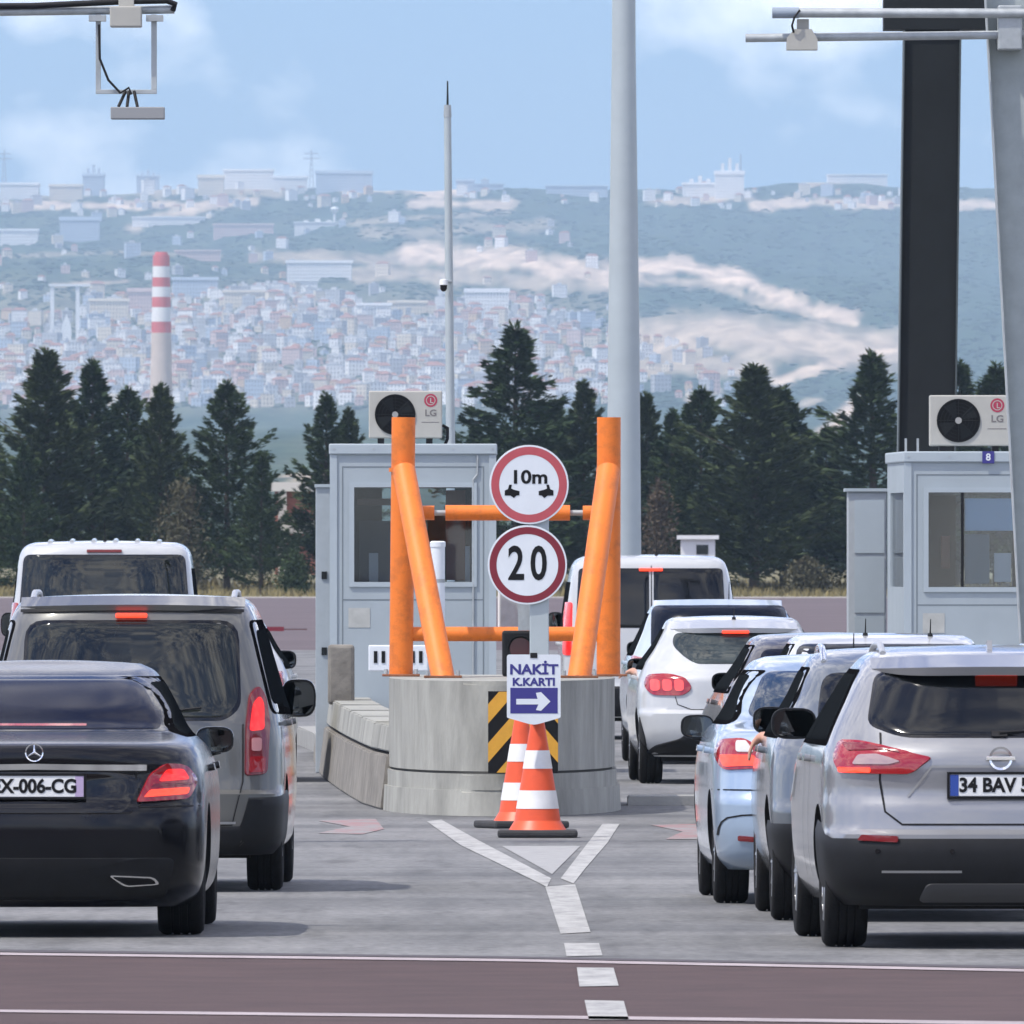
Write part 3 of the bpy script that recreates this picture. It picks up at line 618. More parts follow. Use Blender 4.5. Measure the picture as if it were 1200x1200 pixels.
def shrub(px, yt, yb, wpx, Y, m, lab, seed):
    g = np.random.default_rng(seed); s = Y/F; gz = float(np.interp(Y, [930, 950, 962, 976], [0, .15, .6, 1.0]))-.05
    h = EYE-(yt-HY)*s-gz; w = wpx*s/2; n = 2600
    t = g.random(n); u = g.normal(size=(n, 2))*.4; prof = np.sin(np.clip(t*.85+.15, 0, 1)*math.pi)**.5
    b = np.stack([u[:, 0]*w*prof, u[:, 1]*w*prof, t*h*.92*(.75+.25*g.random(n))], 1)
    d = g.normal(size=(n, 3)); d[:, 2] = abs(d[:, 2])*.8; d /= np.linalg.norm(d, axis=1)[:, None]
    wv = np.cross(d, g.normal(size=(n, 3))); wv /= np.linalg.norm(wv, axis=1)[:, None]; l = (.12+.2*g.random(n))[:, None]
    V = np.stack([b, b+d*l*.5-wv*.06, b+d*l, b+d*l*.5+wv*.06], 1).reshape(-1, 3)
    root = empty('shrub', ((px-CX)*s, Y, gz)); tag(root, lab, 'shrub')
    me = bpy.data.meshes.new('foliage'); me.from_pydata(V.tolist(), [], np.arange(n*4).reshape(-1, 4).tolist()); obj('foliage', me, m, root)
    bm = bmesh.new()
    for k in range(7):
        a = g.uniform(0, 6.28); ptube(bm, [(0, 0, -.1), (math.cos(a)*w*.2, math.sin(a)*w*.2, h*.4), (math.cos(a)*w*.45, math.sin(a)*w*.45, h*.85)], [.05, .03, .01], 5)
    obj('stems', bm, M_bark, root)
shrub(212, 545, 690, 80, 948, M_dry, 'brownish dry shrub between the left conifers', 21)
shrub(772, 545, 690, 60, 946, mat('rust_shrub', (.075, .052, .032), .9, var=.3), 'rusty brown shrub at the foot of the tall mast', 22)
shrub(945, 648, 690, 60, 944, M_dry, 'low dry shrub in front of the right conifers', 23)
shrub(345, 640, 690, 40, 944, M_leaf[1], 'small green shrub in front of the brick house', 24)

# small buildings beyond the plaza
def brick_house():
    Y = 985; s = Y/F; x0 = (300-CX)*s; x1 = (400-CX)*s; gz = 1.0
    root = empty('brick_house', ((x0+x1)/2, Y, gz)); tag(root, 'red brick house with pale roof between trees and left booth', 'house')
    w = (x1-x0)/2; top = EYE-(565-HY)*s-gz; M = mat('red_brick', (.30, .115, .085), .9, var=.2, vscale=3)
    xa = (322-CX)*s-(x0+x1)/2
    box('wall', (xa, 0, -1.5), (w, 5, top*.9), M, root)
    box('roof', (xa-.3, -.5, top*.9+.01), (w+.3, 5.4, top), mat('pale_roof', (.62, .60, .56), .8), root)
    cx = (331-CX)*s-(x0+x1)/2
    box('pillar', (cx-.22, -.45, -1.5), (cx+.22, -.05, top*.9), mat('pale_render', (.5, .47, .43), .9), root)
    f = box('window', ((340-CX)*s-(x0+x1)/2, -.03, .2), ((350-CX)*s-(x0+x1)/2, .1, 1.4), M_glass, root)
    box('frame', ((339-CX)*s-(x0+x1)/2, -.06, 1.4), ((351-CX)*s-(x0+x1)/2, .05, 1.52), mat('pale_render', (.5, .47, .43)), f)
    box('balcony', ((335-CX)*s-(x0+x1)/2, -.5, 2.2), (w, -.02, 2.9), mat('pale_render', (.5, .47, .43)), root)
brick_house()
def cabin():
    Y = 880; s = Y/F; root = empty('site_cabin', ((818-CX)*s, Y, 0)); tag(root, 'small white cabin with overhanging lid roof below the right conifers', 'cabin')
    w = 20*s; top = EYE-(626-HY)*s
    box('wall', (-w, 0, 0), (w, 1.8, top-.25), M_platew, root); box('roof', (-w*1.22, -.25, top-.24), (w*1.22, 2.05, top-.05), M_platew, root)
    box('window', (-w*.1, -.03, top-.95), (w*.6, .02, top-.5), M_glass, root)
cabin()

# ------------------------------------------------------------------ masts, column, gantries
def mast():
    Y = 235; s = Y/F; root = empty('light_mast', ((731-CX)*s, Y, 0)); tag(root, 'tall thick grey mast rising behind the right orange post', 'mast')
    bm = bmesh.new(); pr = [(.0, 0), (21.5*s, 0), (21.5*s, .02), (20.8*s, 1.5), (18.4*s, EYE+(HY-400)*s), (14*s, EYE+(HY-60)*s), (11.5*s, 13), (0, 13)]; lathe(bm, pr, 24); obj('shaft', bm, M_mast, root, smooth=40)
    bm = bmesh.new(); lathe(bm, [(0, 0.001), (.42, .001), (.42, .04), (0, .04)], 24); obj('base_plate', bm, M_galv, root)
    box('hatch', (-.09, -20.9*s-.012, .5), (.09, -20*s, 1.0), M_galv, root)
mast()
def cctv_pole():
    Y = 192; s = Y/F; root = empty('camera_pole', ((529-CX)*s, Y, 0)); tag(root, 'slim grey pole with dome camera behind the left booth', 'pole')
    bm = bmesh.new(); top = EYE+(HY-135)*s; lean = -4.5*s
    tube(bm, (.02, 0, 0), (lean, 0, top), 6.5*s, 4.2*s, 14); obj('shaft', bm, M_mast, root, smooth=40)
    bm = bmesh.new(); tube(bm, (lean, 0, top+.003), (lean, 0, top+40*s), 1.6*s, .8*s, 8); obj('lightning_rod', bm, M_dark, root)
    bm = bmesh.new(); tube(bm, (lean, 0, top-.02), (lean, 0, top+12*s), 4.9*s, 4.2*s, 12); obj('dome_housing', bm, M_galv, root)
    zc = EYE+(HY-330)*s; bm = bmesh.new(); tube(bm, (0, -.03, zc), (-9*s, -.12, zc), 1.6*s, 1.6*s, 8); obj('bracket', bm, M_galv, root)
    h = bmesh.new(); lathe(h, [(0, zc+3*s), (4.5*s, zc+2*s), (5*s, zc-4*s), (0, zc-4*s)], 14, c=(-9*s, -.12, 0)); ho = obj('camera_housing', h, M_platew, root, smooth=40)
    h = bmesh.new(); lathe(h, [(0, zc-4.1*s), (4.2*s, zc-4.1*s), (4.0*s, zc-9*s), (2*s, zc-11.5*s), (0, zc-12*s)], 14, c=(-9*s, -.12, 0)); obj('dome', h, M_gloss, ho, smooth=50)
cctv_pole()
def column():
    Y = 190; s = Y/F; root = empty('canopy_column', ((1082-CX)*s, Y, 0)); tag(root, 'dark steel canopy column with beam behind the right booth', 'column')
    def X(px): return (px-1082)*s
    zt = EYE+(HY-36)*s; bm = bmesh.new()
    pts = [(X(1048), 0), (X(1113), 0), (X(1124), zt), (X(1060), zt)]
    prism_xz(bm, pts, -.25, .25); obj('web', bm, M_dark, root)
    bm = bmesh.new(); prism_xz(bm, [(X(1046.5), 0), (X(1048), 0), (X(1060), zt), (X(1058.5), zt)], -.3, .3); obj('flange', bm, mat('steel_flange', (.06, .075, .08), .4), root)
    bm = bmesh.new(); prism_xz(bm, [(X(1113), 0), (X(1115), 0), (X(1126), zt), (X(1124), zt)], -.3, .3); obj('flange', bm, MATS['steel_flange'], root)
    box('beam', (X(1035), -.3, zt+.003), (X(1500), .3, zt+.5), M_dark, root)
    box('base_plate', (X(1036), -.45, .001), (X(1126), .45, .03), M_dark, root)
column()
def right_gantry():
    Y = 132; s = Y/F; root = empty('toll_gantry', ((1215-CX)*s, Y, 0)); tag(root, 'galvanised gantry with sloping leg and sensor pipes at the right edge', 'gantry')
    def X(px): return (px-1215)*s
    def Z(py): return EYE+(HY-py)*s
    bm = bmesh.new()
    def ex(px, py): return (X(px), Z(py))
    def lft(z): py = HY-(z-EYE)/s; return X(1158+(py-45)*.0545)
    prism_xz(bm, [(lft(0), 0), (lft(0)+62*s, 0), (lft(7)+66*s, 7), (lft(7), 7)], -.02, .02); obj('leg_plate', bm, mat('galv_plate', (.36, .40, .40), .5, metal=.3, var=.16, vscale=7, rvar=.1), root)
    bm = bmesh.new(); prism_xz(bm, [(lft(0)-1.5*s, 0), (lft(0), 0), (lft(7), 7), (lft(7)-1.5*s, 7)], -.16, .16); obj('leg_flange', bm, M_galv, root)
    bm = bmesh.new(); prism_xz(bm, [(lft(0)+62*s, 0), (lft(0)+64*s, 0), (lft(7)+68*s, 7), (lft(7)+66*s, 7)], -.16, .16); obj('leg_flange', bm, M_galv, root)
    box('foot', (lft(0)-.1, -.25, .001), (lft(0)+.5, .25, .035), M_galv, root)
    bm = bmesh.new(); tube(bm, (X(906), -.4, Z(17)), (X(1500), -.4, Z(18)), 5.6*s, n=14); obj('upper_pipe', bm, M_galv, root, smooth=40)
    bm = bmesh.new(); tube(bm, (X(873), -.3, Z(46)), (X(1500), -.3, Z(38)), 5*s, n=14); obj('lower_pipe', bm, M_galv, root, smooth=40)
    bm = bmesh.new(); bx(bm, (X(1168), -.4, Z(60)), (X(1196), -.02, Z(8)), .01); obj('pipe_bracket', bm, M_galv, root)
    bm = bmesh.new(); tube(bm, (X(904), -.4, Z(17)), (X(935), -.4, Z(17)), 6.6*s, n=12); obj('pipe_sleeve', bm, mat('sleeve', (.25, .30, .36), .4), root, smooth=40)
    b2 = bmesh.new(); prism_xz(b2, [(X(921), Z(60)), (X(957), Z(60)), (X(957), Z(48)), (X(950), Z(36)), (X(930), Z(36)), (X(921), Z(46))], -.42, -.16); so = obj('sensor_box', b2, M_beige, root)
    bm = bmesh.new(); bx(bm, (X(933), -.36, Z(36)), (X(947), -.22, Z(24)), .004); obj('sensor_neck', bm, M_beige, so)
    bm = bmesh.new(); ptube(bm, [(X(936), -.43, Z(14)), (X(930), -.46, Z(22)), (X(927), -.45, Z(32)), (X(929), -.43, Z(40))], .008); obj('cable', bm, M_black, so)
right_gantry()
def left_gantry():
    Y = 130; s = Y/F; root = empty('toll_gantry', ((-60-CX)*s, Y, 0)); tag(root, 'gantry arm with hanging antenna frame at the upper left', 'gantry')
    def X(px): return (px+60)*s
    def Z(py): return EYE+(HY-py)*s
    box('leg', (X(-90), -.12, 0), (X(-58), .12, Z(-10)), M_galv, root, .01); box('foot', (X(-110), -.3, .001), (X(-38), .3, .03), M_galv, root)
    bm = bmesh.new(); tube(bm, (X(-90), -.2, Z(16)), (X(205), -.2, Z(12)), 5*s, n=14); obj('lower_pipe', bm, M_galv, root, smooth=40)
    bm = bmesh.new(); ptube(bm, [(X(-90), -.24, Z(9)), (X(40), -.24, Z(8)), (X(150), -.26, Z(3)), (X(196), -.24, Z(2)), (X(206), -.24, Z(6)), (X(203), -.22, Z(13))], 3.6*s, 10); obj('cable_conduit', bm, M_black, root, smooth=50)
    bm = bmesh.new(); bx(bm, (X(130), -.36, Z(33)), (X(167), -.1, Z(9)), .008); so = obj('sensor_box', bm, M_beige, root)
    bm = bmesh.new(); bx(bm, (X(140), -.3, Z(9)), (X(158), -.16, Z(-3)), .004); obj('sensor_neck', bm, M_beige, so)
    bm = bmesh.new(); bx(bm, (X(113), -.245, Z(111)), (X(184.5), -.195, Z(106)), .003); f = obj('hanging_frame', bm, M_galv, root)
    for a, b in ((113, 119), (178, 184.5)): box('upright', (X(a), -.24, Z(105.9)), (X(b), -.2, Z(18)), M_galv, f, .003)
    for a in (105, 172): box('clamp', (X(a), -.28, Z(26)), (X(a+20), -.14, Z(19)), M_galv, f)
    bm = bmesh.new(); bx(bm, (X(131), -.42, Z(141)), (X(194), -.2, Z(127)), .006); pn = obj('antenna_panel', bm, mat('antenna', (.27, .28, .29), .6), root)
    for a, b in (((148, 108), (140, 126)), ((152, 108), (150, 126)), ((158, 108), (162, 126))):
        bm = bmesh.new(); tube(bm, (X(a[0]), -.24, Z(a[1])), (X(b[0]), -.3, Z(b[1])), .011); obj('bracket', bm, M_black, pn)
    bm = bmesh.new(); ptube(bm, [(X(117), -.26, Z(30)), (X(118), -.28, Z(70)), (X(128), -.28, Z(95)), (X(142), -.28, Z(110)), (X(152), -.3, Z(104)), (X(155), -.3, Z(112))], .009); obj('cable', bm, M_black, f)
left_gantry()

# ------------------------------------------------------------------ toll island
def nose_outline(hw, L, yb, grow=0.0, n=28):
    pts = []
    for k in range(n+1):
        a = -math.pi/2+math.pi*k/n
        pts.append((.0-(.0)+(hw+grow)*math.sin(a), L-(L+grow)*math.cos(a)))
    return pts+[(hw+grow, yb), (-hw-grow, yb)]
def extr(bm, pts, z0, z1, taper=0.0, bev=0.0):
    A = [bm.verts.new((x, y, z0)) for x, y in pts]
    cx = sum(p[0] for p in pts)/len(pts); cy = sum(p[1] for p in pts)/len(pts)
    B = [bm.verts.new((x-(x-cx)*taper, y-(y-cy)*taper, z1)) for x, y in pts]; n = len(pts)
    bm.faces.new(A[::-1]); top = bm.faces.new(B)
    for k in range(n): bm.faces.new((A[k], A[(k+1) % n], B[(k+1) % n], B[k]))
    if bev: bmesh.ops.bevel(bm, geom=list(top.edges), offset=bev, segments=2, affect='EDGES')
NX, NY = -.08, 144.4
nose = empty('island_bullnose', (NX, NY, 0)); tag(nose, 'rounded grey concrete bullnose at the head of the toll island', 'bullnose')
bm = bmesh.new(); extr(bm, nose_outline(.893, 4.2, 8.0), .345, 1.04, bev=.03); obj('upper_block', bm, M_nose, nose, smooth=35)
bm = bmesh.new(); extr(bm, nose_outline(.87, 4.2, 8.0), .325, .3449); obj('joint', bm, mat('joint_dark', (.06, .06, .055), .95), nose, smooth=35)
bm = bmesh.new(); extr(bm, nose_outline(.893, 4.2, 8.0, .014), .20, .3249, bev=.012); obj('plinth', bm, M_nose, nose, smooth=35)
bm = bmesh.new(); extr(bm, nose_outline(.893, 4.2, 8.0, .05), .001, .1999, taper=.012, bev=.02); obj('footing', bm, M_nose, nose, smooth=35)
# island platform with kerbs behind the nose
isl = [(-.95, 152), (.78, 152), (.72, 160), (.55, 185), (.45, 200), (-2.3, 200), (-2.05, 193), (-1.72, 177), (-1.36, 163)]
bm = bmesh.new(); extr(bm, isl, .001, .19, bev=.02); o = obj('toll_island', bm, M_conc); tag(o, 'long raised concrete platform carrying the left toll booth', 'traffic island')
def kerb_wall():
    root = empty('kerb_wall', (-1.3, 160, 0)); tag(root, 'low concrete kerb wall curving back along the left of the bullnose', 'kerb')
    path = [(-.99, 148.2), (-1.16, 151.5), (-1.30, 156), (-1.44, 161), (-1.57, 166), (-1.69, 171), (-1.80, 177), (-1.90, 184), (-1.98, 192)]
    lo, hi = .0, .0
    for k in range(len(path)-1):
        (xa, ya), (xb, yb) = path[k], path[k+1]
        w0, w1 = .34, .40
        def quad(z0, z1, oa, ob, nm, m, sl=0.0):
            bm = bmesh.new()
            v = [bm.verts.new(c) for c in ((xa+oa+1.3, ya-160, z0), (xa+ob+1.3, ya-160+.02, z0), (xb+ob+1.3, yb-160-.02, z0), (xb+oa+1.3, yb-160-.02, z0),
                                           (xa+oa+1.3+sl, ya-160, z1), (xa+ob+1.3, ya-160+.02, z1), (xb+ob+1.3, yb-160-.02, z1), (xb+oa+1.3+sl, yb-160-.02, z1))]
            for f in ((3, 2, 1, 0), (4, 5, 6, 7), (0, 1, 5, 4), (1, 2, 6, 5), (2, 3, 7, 6), (3, 0, 4, 7)): bm.faces.new([v[i] for i in f])
            bmesh.ops.bevel(bm, geom=bm.edges[:], offset=.012, segments=2, affect='EDGES'); obj(nm, bm, m, root)
        quad(.002, .43, -.05, .36, 'footing_stone', mat('dirty_concrete', (.22, .205, .18), .92, var=.4, vscale=3, bump=.5, bscale=14), .05)
        quad(.455, .66+.008*k, .02, .42, 'kerb_stone', M_nose, .03)
    bm = bmesh.new(); bx(bm, (-1.67+1.3, 10.2, .655), (-1.43+1.3, 10.5, 1.20), .03); obj('end_pillar', bm, mat('dirty_concrete', (.22, .205, .18)), root)
kerb_wall()
bm = bmesh.new(); extr(bm, [(.93, 150.5), (1.9, 150.9), (1.9, 151.7), (.93, 151.7)], .001, .075, bev=.01); o = obj('speed_hump', bm, M_conc); tag(o, 'low concrete ridge across the lane right of the bullnose', 'kerb')

# orange impact frame
fr = empty('impact_frame', (0, 150, 1.04)); tag(fr, 'orange steel pipe impact frame standing on the bullnose', 'barrier frame')
def FX(px, Y=150): return (px-CX)*Y/F
def FZ(py, Y=150): return EYE-(py-HY)*Y/F-1.04
for s_, xv, xd, xt in ((-1, FX(470), FX(519, 148), FX(473.5)), (1, FX(713), FX(679, 148), FX(713))):
    bm = bmesh.new(); tube(bm, (xv, 0, .015), (xv+.02*(-s_ if s_ < 0 else .2), 0, FZ(489)), .096, n=20); p = obj('post', bm, M_orange, fr, smooth=40)
    bm = bmesh.new(); tube(bm, (xv, 0, FZ(550)-.02), (xv, 0, FZ(550)+.012), .099, n=20); obj('weld_collar', bm, M_orange, p, smooth=40)
    bm = bmesh.new(); tube(bm, (xd+(xd-xt)*.03, -1.8-.05, -.045), (xt, -.14, FZ(552)), .094, n=20); b = obj('brace', bm, M_orange, fr, smooth=40)
    for (cx, cy) in ((xv, 0), (xd, -1.8)):
        bm = bmesh.new(); bx(bm, (cx-.15, cy-.15, 0.001), (cx+.15, cy+.15, .02), .004); bp = obj('foot_plate', bm, mat('rusty_plate', (.25, .10, .05), .8, var=.4, vscale=10), fr)
        for a, c in ((-1, -1), (1, -1)):
            bm = bmesh.new(); tube(bm, (cx+a*.12, cy+c*.12, .02), (cx+a*.12, cy+c*.12, .06), .016, n=6); obj('bolt', bm, M_galv, bp)
zb = FZ(601); zl = FZ(743)
for nm, a, b, r in (('bar_stub', -.80, FX(509), .058), ('bar_pin', FX(509), FX(522), .022), ('upper_bar', FX(522), FX(668), .062), ('bar_pin', FX(668), FX(683), .022), ('bar_stub', FX(683), .72, .058), ('lower_bar', -.82, .74, .058)):
    z = zl if nm == 'lower_bar' else zb
    bm = bmesh.new(); tube(bm, (a, .02, z), (b, .02, z), r, n=16); obj(nm, bm, M_orange if r > .03 else M_galv, fr, smooth=40)

# round signs on their post
def signs():
    Y = 146.6; s = Y/F; sx = (632-CX)*s
    po = empty('sign_post', (sx, Y, 1.04)); tag(po, 'pale grey square post holding the two round signs', 'post')
    box('shaft', (-.075, -.03, 0.001), (.075, .03, 1.6), M_mast, po, .008); box('foot_plate', (-.13, -.1, .0012), (.13, .1, .012), M_galv, po)
    def rnd_sign(px, py, r, red, ring, lab):
        root = empty('round_sign', ((px-CX)*s, Y-.055, EYE-(py-HY)*s)); tag(root, lab, 'road sign')
        bm = bmesh.new(); lathe(bm, [(0, .012), (r, .012), (r, 0), (r-.006, -.004)], 56, 'y'); obj('plate', bm, M_signw, root)
        bm = bmesh.new(); disc(bm, (0, -.005, 0), r-.002, 56); obj('face', bm, M_signw, root)
        bm = bmesh.new(); disc(bm, (0, -.0062, 0), r*.955, 56, r*.955-ring); obj('rim', bm, red, root)
        for dz in (-.1, .1): box('clamp', (-.1, .0125, dz-.015), (.1, .05, dz+.015), M_galv, root)
        return root
    a = rnd_sign(620, 568, 46.5*s, M_signr, .062, 'round red-rimmed sign reading 10m with two small cars')
    text('digits', '10m', .145, (0, -.0065, .055), M_ink, a, .004, 1.15)
    for d in (-1, 1):   # small car shapes seen from the side, nose to nose with a gap
        bm = bmesh.new(); pts = [(.19, -.085), (.19, -.045), (.165, -.035), (.155, .0), (.135, .0), (.14, -.03), (.115, -.04), (.075, -.05), (.075, -.082), (.10, -.085), (.118, -.105), (.145, -.085)]
        pts = [(x*d, z) for x, z in pts]; prism_xz(bm, pts if d > 0 else pts[::-1], -.0075, -.006); obj('car_symbol', bm, M_ink, a)
    b = rnd_sign(618, 662, 46.5*s, M_signr2, .055, 'round dark red-rimmed sign reading 20 below the 10m sign')
    text('digits', '2', .37, (-.088, -.0065, 0), M_ink, b, .007, .72); text('digits', '0', .37, (.088, -.0065, 0), M_ink, b, .007, .72)
    # traffic light
    t = empty('traffic_light', ((610-CX)*147.4/F, 147.4, 1.04)); tag(t, 'small black signal lamp with dark red lens below the signs', 'traffic light')
    sq = 147.4/F; zt = EYE-(739-HY)*sq-1.04
    box('housing', (-.145, -.06, zt-.36), (.145, .09, zt), M_black, t, .02); box('stand', (-.03, -.02, .001), (.03, .05, zt-.3601), M_black, t)
    bm = bmesh.new(); disc(bm, (0, -.066, zt-.14), .085, 28); obj('lens', bm, mat('dim_red_lens', (.10, .012, .014), .2, coat=.8), t)
    bm = bmesh.new(); lathe(bm, [(.098, -.16), (.098, -.06), (.104, -.06), (.104, -.16), (.098, -.16)], 28, 'y', c=(0, 0, zt-.14))
    bmesh.ops.delete(bm, geom=[v for v in bm.verts if v.co.z < zt-.16], context='VERTS'); obj('visor', bm, M_black, t)
    box('bracket', (-.02, .0, zt+.001), (.10, .03, zt+.22), M_galv, t)
    # little white equipment box on the bar
    d = empty('junction_box', ((598-CX)*150.6/F, 150.6, 1.04)); tag(d, 'small grey control box on stand behind the signal lamp', 'control box')
    box('cabinet', (-.1, 0, .35), (.14, .12, .78), M_platew, d, .01); box('stand', (-.03, .03, .001), (.03, .09, .3499), M_galv, d); box('door', (-.08, -.008, .38), (.12, -.001, .75), M_galv, d)
    # white upright in front of the booth window
    w = empty('white_bollard', ((513-CX)*158/F, 158, .19)); tag(w, 'white upright post with cap in front of the left booth window', 'post')
    zt = EYE-(634-HY)*158/F-.19
    bm = bmesh.new(); lathe(bm, [(.06, 0.001), (.06, zt-.05), (.066, zt-.05), (.066, zt-.01), (.05, zt), (0, zt)], 18); obj('shaft', bm, M_signw, w, smooth=40)
    bm = bmesh.new(); lathe(bm, [(.0615, zt-.35), (.0615, zt-.32)], 18); obj('ring', bm, M_galv, w)
signs()
def chevron():
    Y = NY-.115; s = Y/F; cx = (613-CX)*s
    root = empty('chevron_board', (cx, Y, EYE-(906-HY)*s)); tag(root, 'yellow and black striped hazard board on the bullnose front', 'hazard board')
    w = 41*s; h = 96*s
    bm = bmesh.new(); bx(bm, (-w, 0, 0), (w, .012, h), .002); obj('backing', bm, M_ink, root)
    def clip(poly, axis, val, keep_less):
        out = []
        for i in range(len(poly)):
            a, b = poly[i], poly[(i+1) % len(poly)]
            ia = (a[axis] <= val) == keep_less; ib = (b[axis] <= val) == keep_less
            if ia: out.append(a)
            if ia != ib:
                t = (val-a[axis])/(b[axis]-a[axis]); out.append((a[0]+(b[0]-a[0])*t, a[1]+(b[1]-a[1])*t))
        return out
    for k in range(5):
        z0 = -.52+k*.30
        p = [(-w, z0), (0, z0+w*1.15), (0, z0+w*1.15+.15), (-w, z0+.15)]
        for ax, v, kl in ((1, 0.004, False), (1, h-.004, True)): p = clip(p, ax, v, kl)
        if len(p) < 3: continue
        for sgn in (1, -1):
            q = [(x*sgn, z) for x, z in p]; bm = bmesh.new(); prism_xz(bm, q, -.002, -.0005); obj('stripe', bm, M_yellow, root)
chevron()
def cone(px, py, label, sc_=1.0, lean=0):
    p = G(px, py); root = empty('traffic_cone', (p.x, p.y+.28, 0), lean); tag(root, label, 'traffic cone', 'orange traffic cones at the island head')
    H = .86*sc_
    bm = bmesh.new(); bx(bm, (-.285, -.285, .001), (.285, .285, .055), .018); obj('base', bm, M_coneb, root)
    def R(z): return .175-(.175-.042)*(z-.055)/(H-.055)
    zs = [(.0551, .12, M_cone, 'skirt'), (.12, .205, M_cone, 'lower_body'), (.205, .335, M_conew, 'reflective_band'), (.335, .49, M_cone, 'middle_body'), (.49, .62, M_conew, 'reflective_band'), (.62, H, M_cone, 'tip')]
    for i, (a, b, m, nm) in enumerate(zs):
        if i == 0: pr = [(.205, a), (.195, a+.015), (R(b), b)]
        else: pr = [(R(a), a), (R(b), b)]
        if m is M_conew: pr = [(r+.003, z) for r, z in pr]
        bm = bmesh.new(); rings = lathe(bm, pr, 28)
        if nm == 'tip': bm.faces.new(rings[-1])
        obj(nm, bm, m, root, smooth=40)
    return root, p
c1, pc = cone(630, 982, 'front orange cone carrying the blue arrow sign')
c2, _ = cone(611, 971, 'rear orange cone half hidden behind the sign-bearing one', 1.0, .3)
def cash_sign():
    Y = pc.y+.28-.235; s = Y/F; root = empty('arrow_sign', ((625.5-CX)*s, Y, EYE-(850-HY)*s)); tag(root, 'white board reading NAKİT K.KARTI with white arrow on blue', 'sign')
    def X(px): return (px-625.5)*s
    def Z(py): return (850-py)*s
    bm = bmesh.new(); prism_xz(bm, rounded([(X(594), Z(841)), (X(625.5), Z(850)), (X(657), Z(841)), (X(657), Z(767)), (X(594), Z(767))], [.01, .04, .01, .02, .02]), 0, .012); obj('board', bm, M_signw, root)
    bm = bmesh.new(); prism_xz(bm, [(X(598), Z(836)), (X(653.5), Z(836)), (X(653.5), Z(806)), (X(598), Z(806))], -.002, -.0003); obj('blue_panel', bm, M_signb, root)
    bm = bmesh.new(); prism_xz(bm, [(X(605), Z(819)), (X(630), Z(819)), (X(628), Z(812)), (X(634), Z(811)), (X(645), Z(822)), (X(634), Z(833)), (X(628), Z(832)), (X(631), Z(825.5)), (X(605), Z(825.5))], -.004, -.0022); obj('arrow', bm, M_signw, root)
    text('lettering', 'NAKİT', .098, (X(625.5), -.0015, Z(785)), M_signb, root, .0035, 1.12); text('lettering', 'K.KARTI', .076, (X(625.5), -.0015, Z(799.5)), M_signb, root, .003, 1.1)
    box('clip', (-.025, -.004, Z(771)), (.025, .02, Z(765)), M_black, root)
    box('bracket', (-.03, .0121, .06), (.03, .19, .11), M_black, root)
    box('bracket', (-.02, .0121, .02), (.02, .20, .0599), M_black, root)
cash_sign()

# ------------------------------------------------------------------ booths
def ac_unit(x, y, z, w, h, label):
    root = empty('air_conditioner', (x, y, z)); tag(root, label, 'air conditioner'); d = .3
    bm = bmesh.new(); bx(bm, (0, 0, .05), (w, d, h), .012); obj('casing', bm, M_beige, root)
    for a in (.12, .78): box('foot', (w*a, .02, .0), (w*a+.06, d-.02, .0499), M_black, root)
    cx, cz, r = w*.36, .05+(h-.05)*.5, (h-.05)*.43
    bm = bmesh.new(); disc(bm, (cx, -.003, cz), r, 40); obj('fan_opening', bm, M_ink, root)
    g = bmesh.new()
    for k in range(1, 7): lathe(g, [(r*k/6.2-.003, -.012), (r*k/6.2+.003, -.012), (r*k/6.2+.003, -.006), (r*k/6.2-.003, -.006), (r*k/6.2-.003, -.012)], 36, 'y', c=(cx, 0, cz))
    for k in range(8):
        a = math.pi*2*k/8; tube(g, (cx+.02*math.cos(a), -.009, cz+.02*math.sin(a)), (cx+r*math.cos(a), -.009, cz+r*math.sin(a)), .003, n=5)
    obj('fan_guard', g, M_dark, root)
    bm = bmesh.new(); disc(bm, (cx, -.014, cz), r*.15, 20); obj('fan_hub', bm, mat('hub_grey', (.3, .3, .29), .5), root)
    for k in range(4):
        a = k*math.pi/2+.4; c, s_ = math.cos(a), math.sin(a); bm = bmesh.new()
        pts = [(cx+r*.15*c, cz+r*.15*s_), (cx+r*.9*math.cos(a-.25), cz+r*.9*math.sin(a-.25)), (cx+r*.92*math.cos(a+.45), cz+r*.92*math.sin(a+.45)), (cx+r*.17*math.cos(a+.8), cz+r*.17*math.sin(a+.8))]
        prism_xz(bm, pts, -.0052, -.0042); obj('fan_blade', bm, M_dark, root)
    lx = w*.845; lz = .05+(h-.05)*.80; lr = h*.125
    bm = bmesh.new(); disc(bm, (lx, -.002, lz), lr, 28); lg = obj('logo', bm, mat('logo_red', (.36, .03, .07), .5), root)
    bm = bmesh.new(); disc(bm, (lx, -.003, lz), lr*.72, 28, lr*.6); obj('logo_ring', bm, M_beige, lg)
    box('logo_stem', (lx-lr*.08, -.0032, lz-lr*.35), (lx+lr*.06, -.0024, lz+lr*.35), M_beige, lg); box('logo_foot', (lx-lr*.08, -.0034, lz-lr*.4), (lx+lr*.4, -.0026, lz-lr*.28), M_beige, lg)
    text('lettering', 'LG', h*.17, (lx, -.0015, .05+(h-.05)*.53), mat('ac_grey_print', (.16, .15, .15), .6), root, .002, 1.1)
    box('print_line', (w*.72, -.0012, .05+(h-.05)*.33), (w*.96, -.0006, .05+(h-.05)*.345), MATS['ac_grey_print'], root)
    bm = bmesh.new(); ptube(bm, [(w+.0, d*.5, .35*h), (w+.05, d*.5, .3*h), (w+.05, d*.5, .1*h), (w+.03, d*.6, .0)], .016); obj('refrigerant_pipe', bm, M_black, root)
    return root
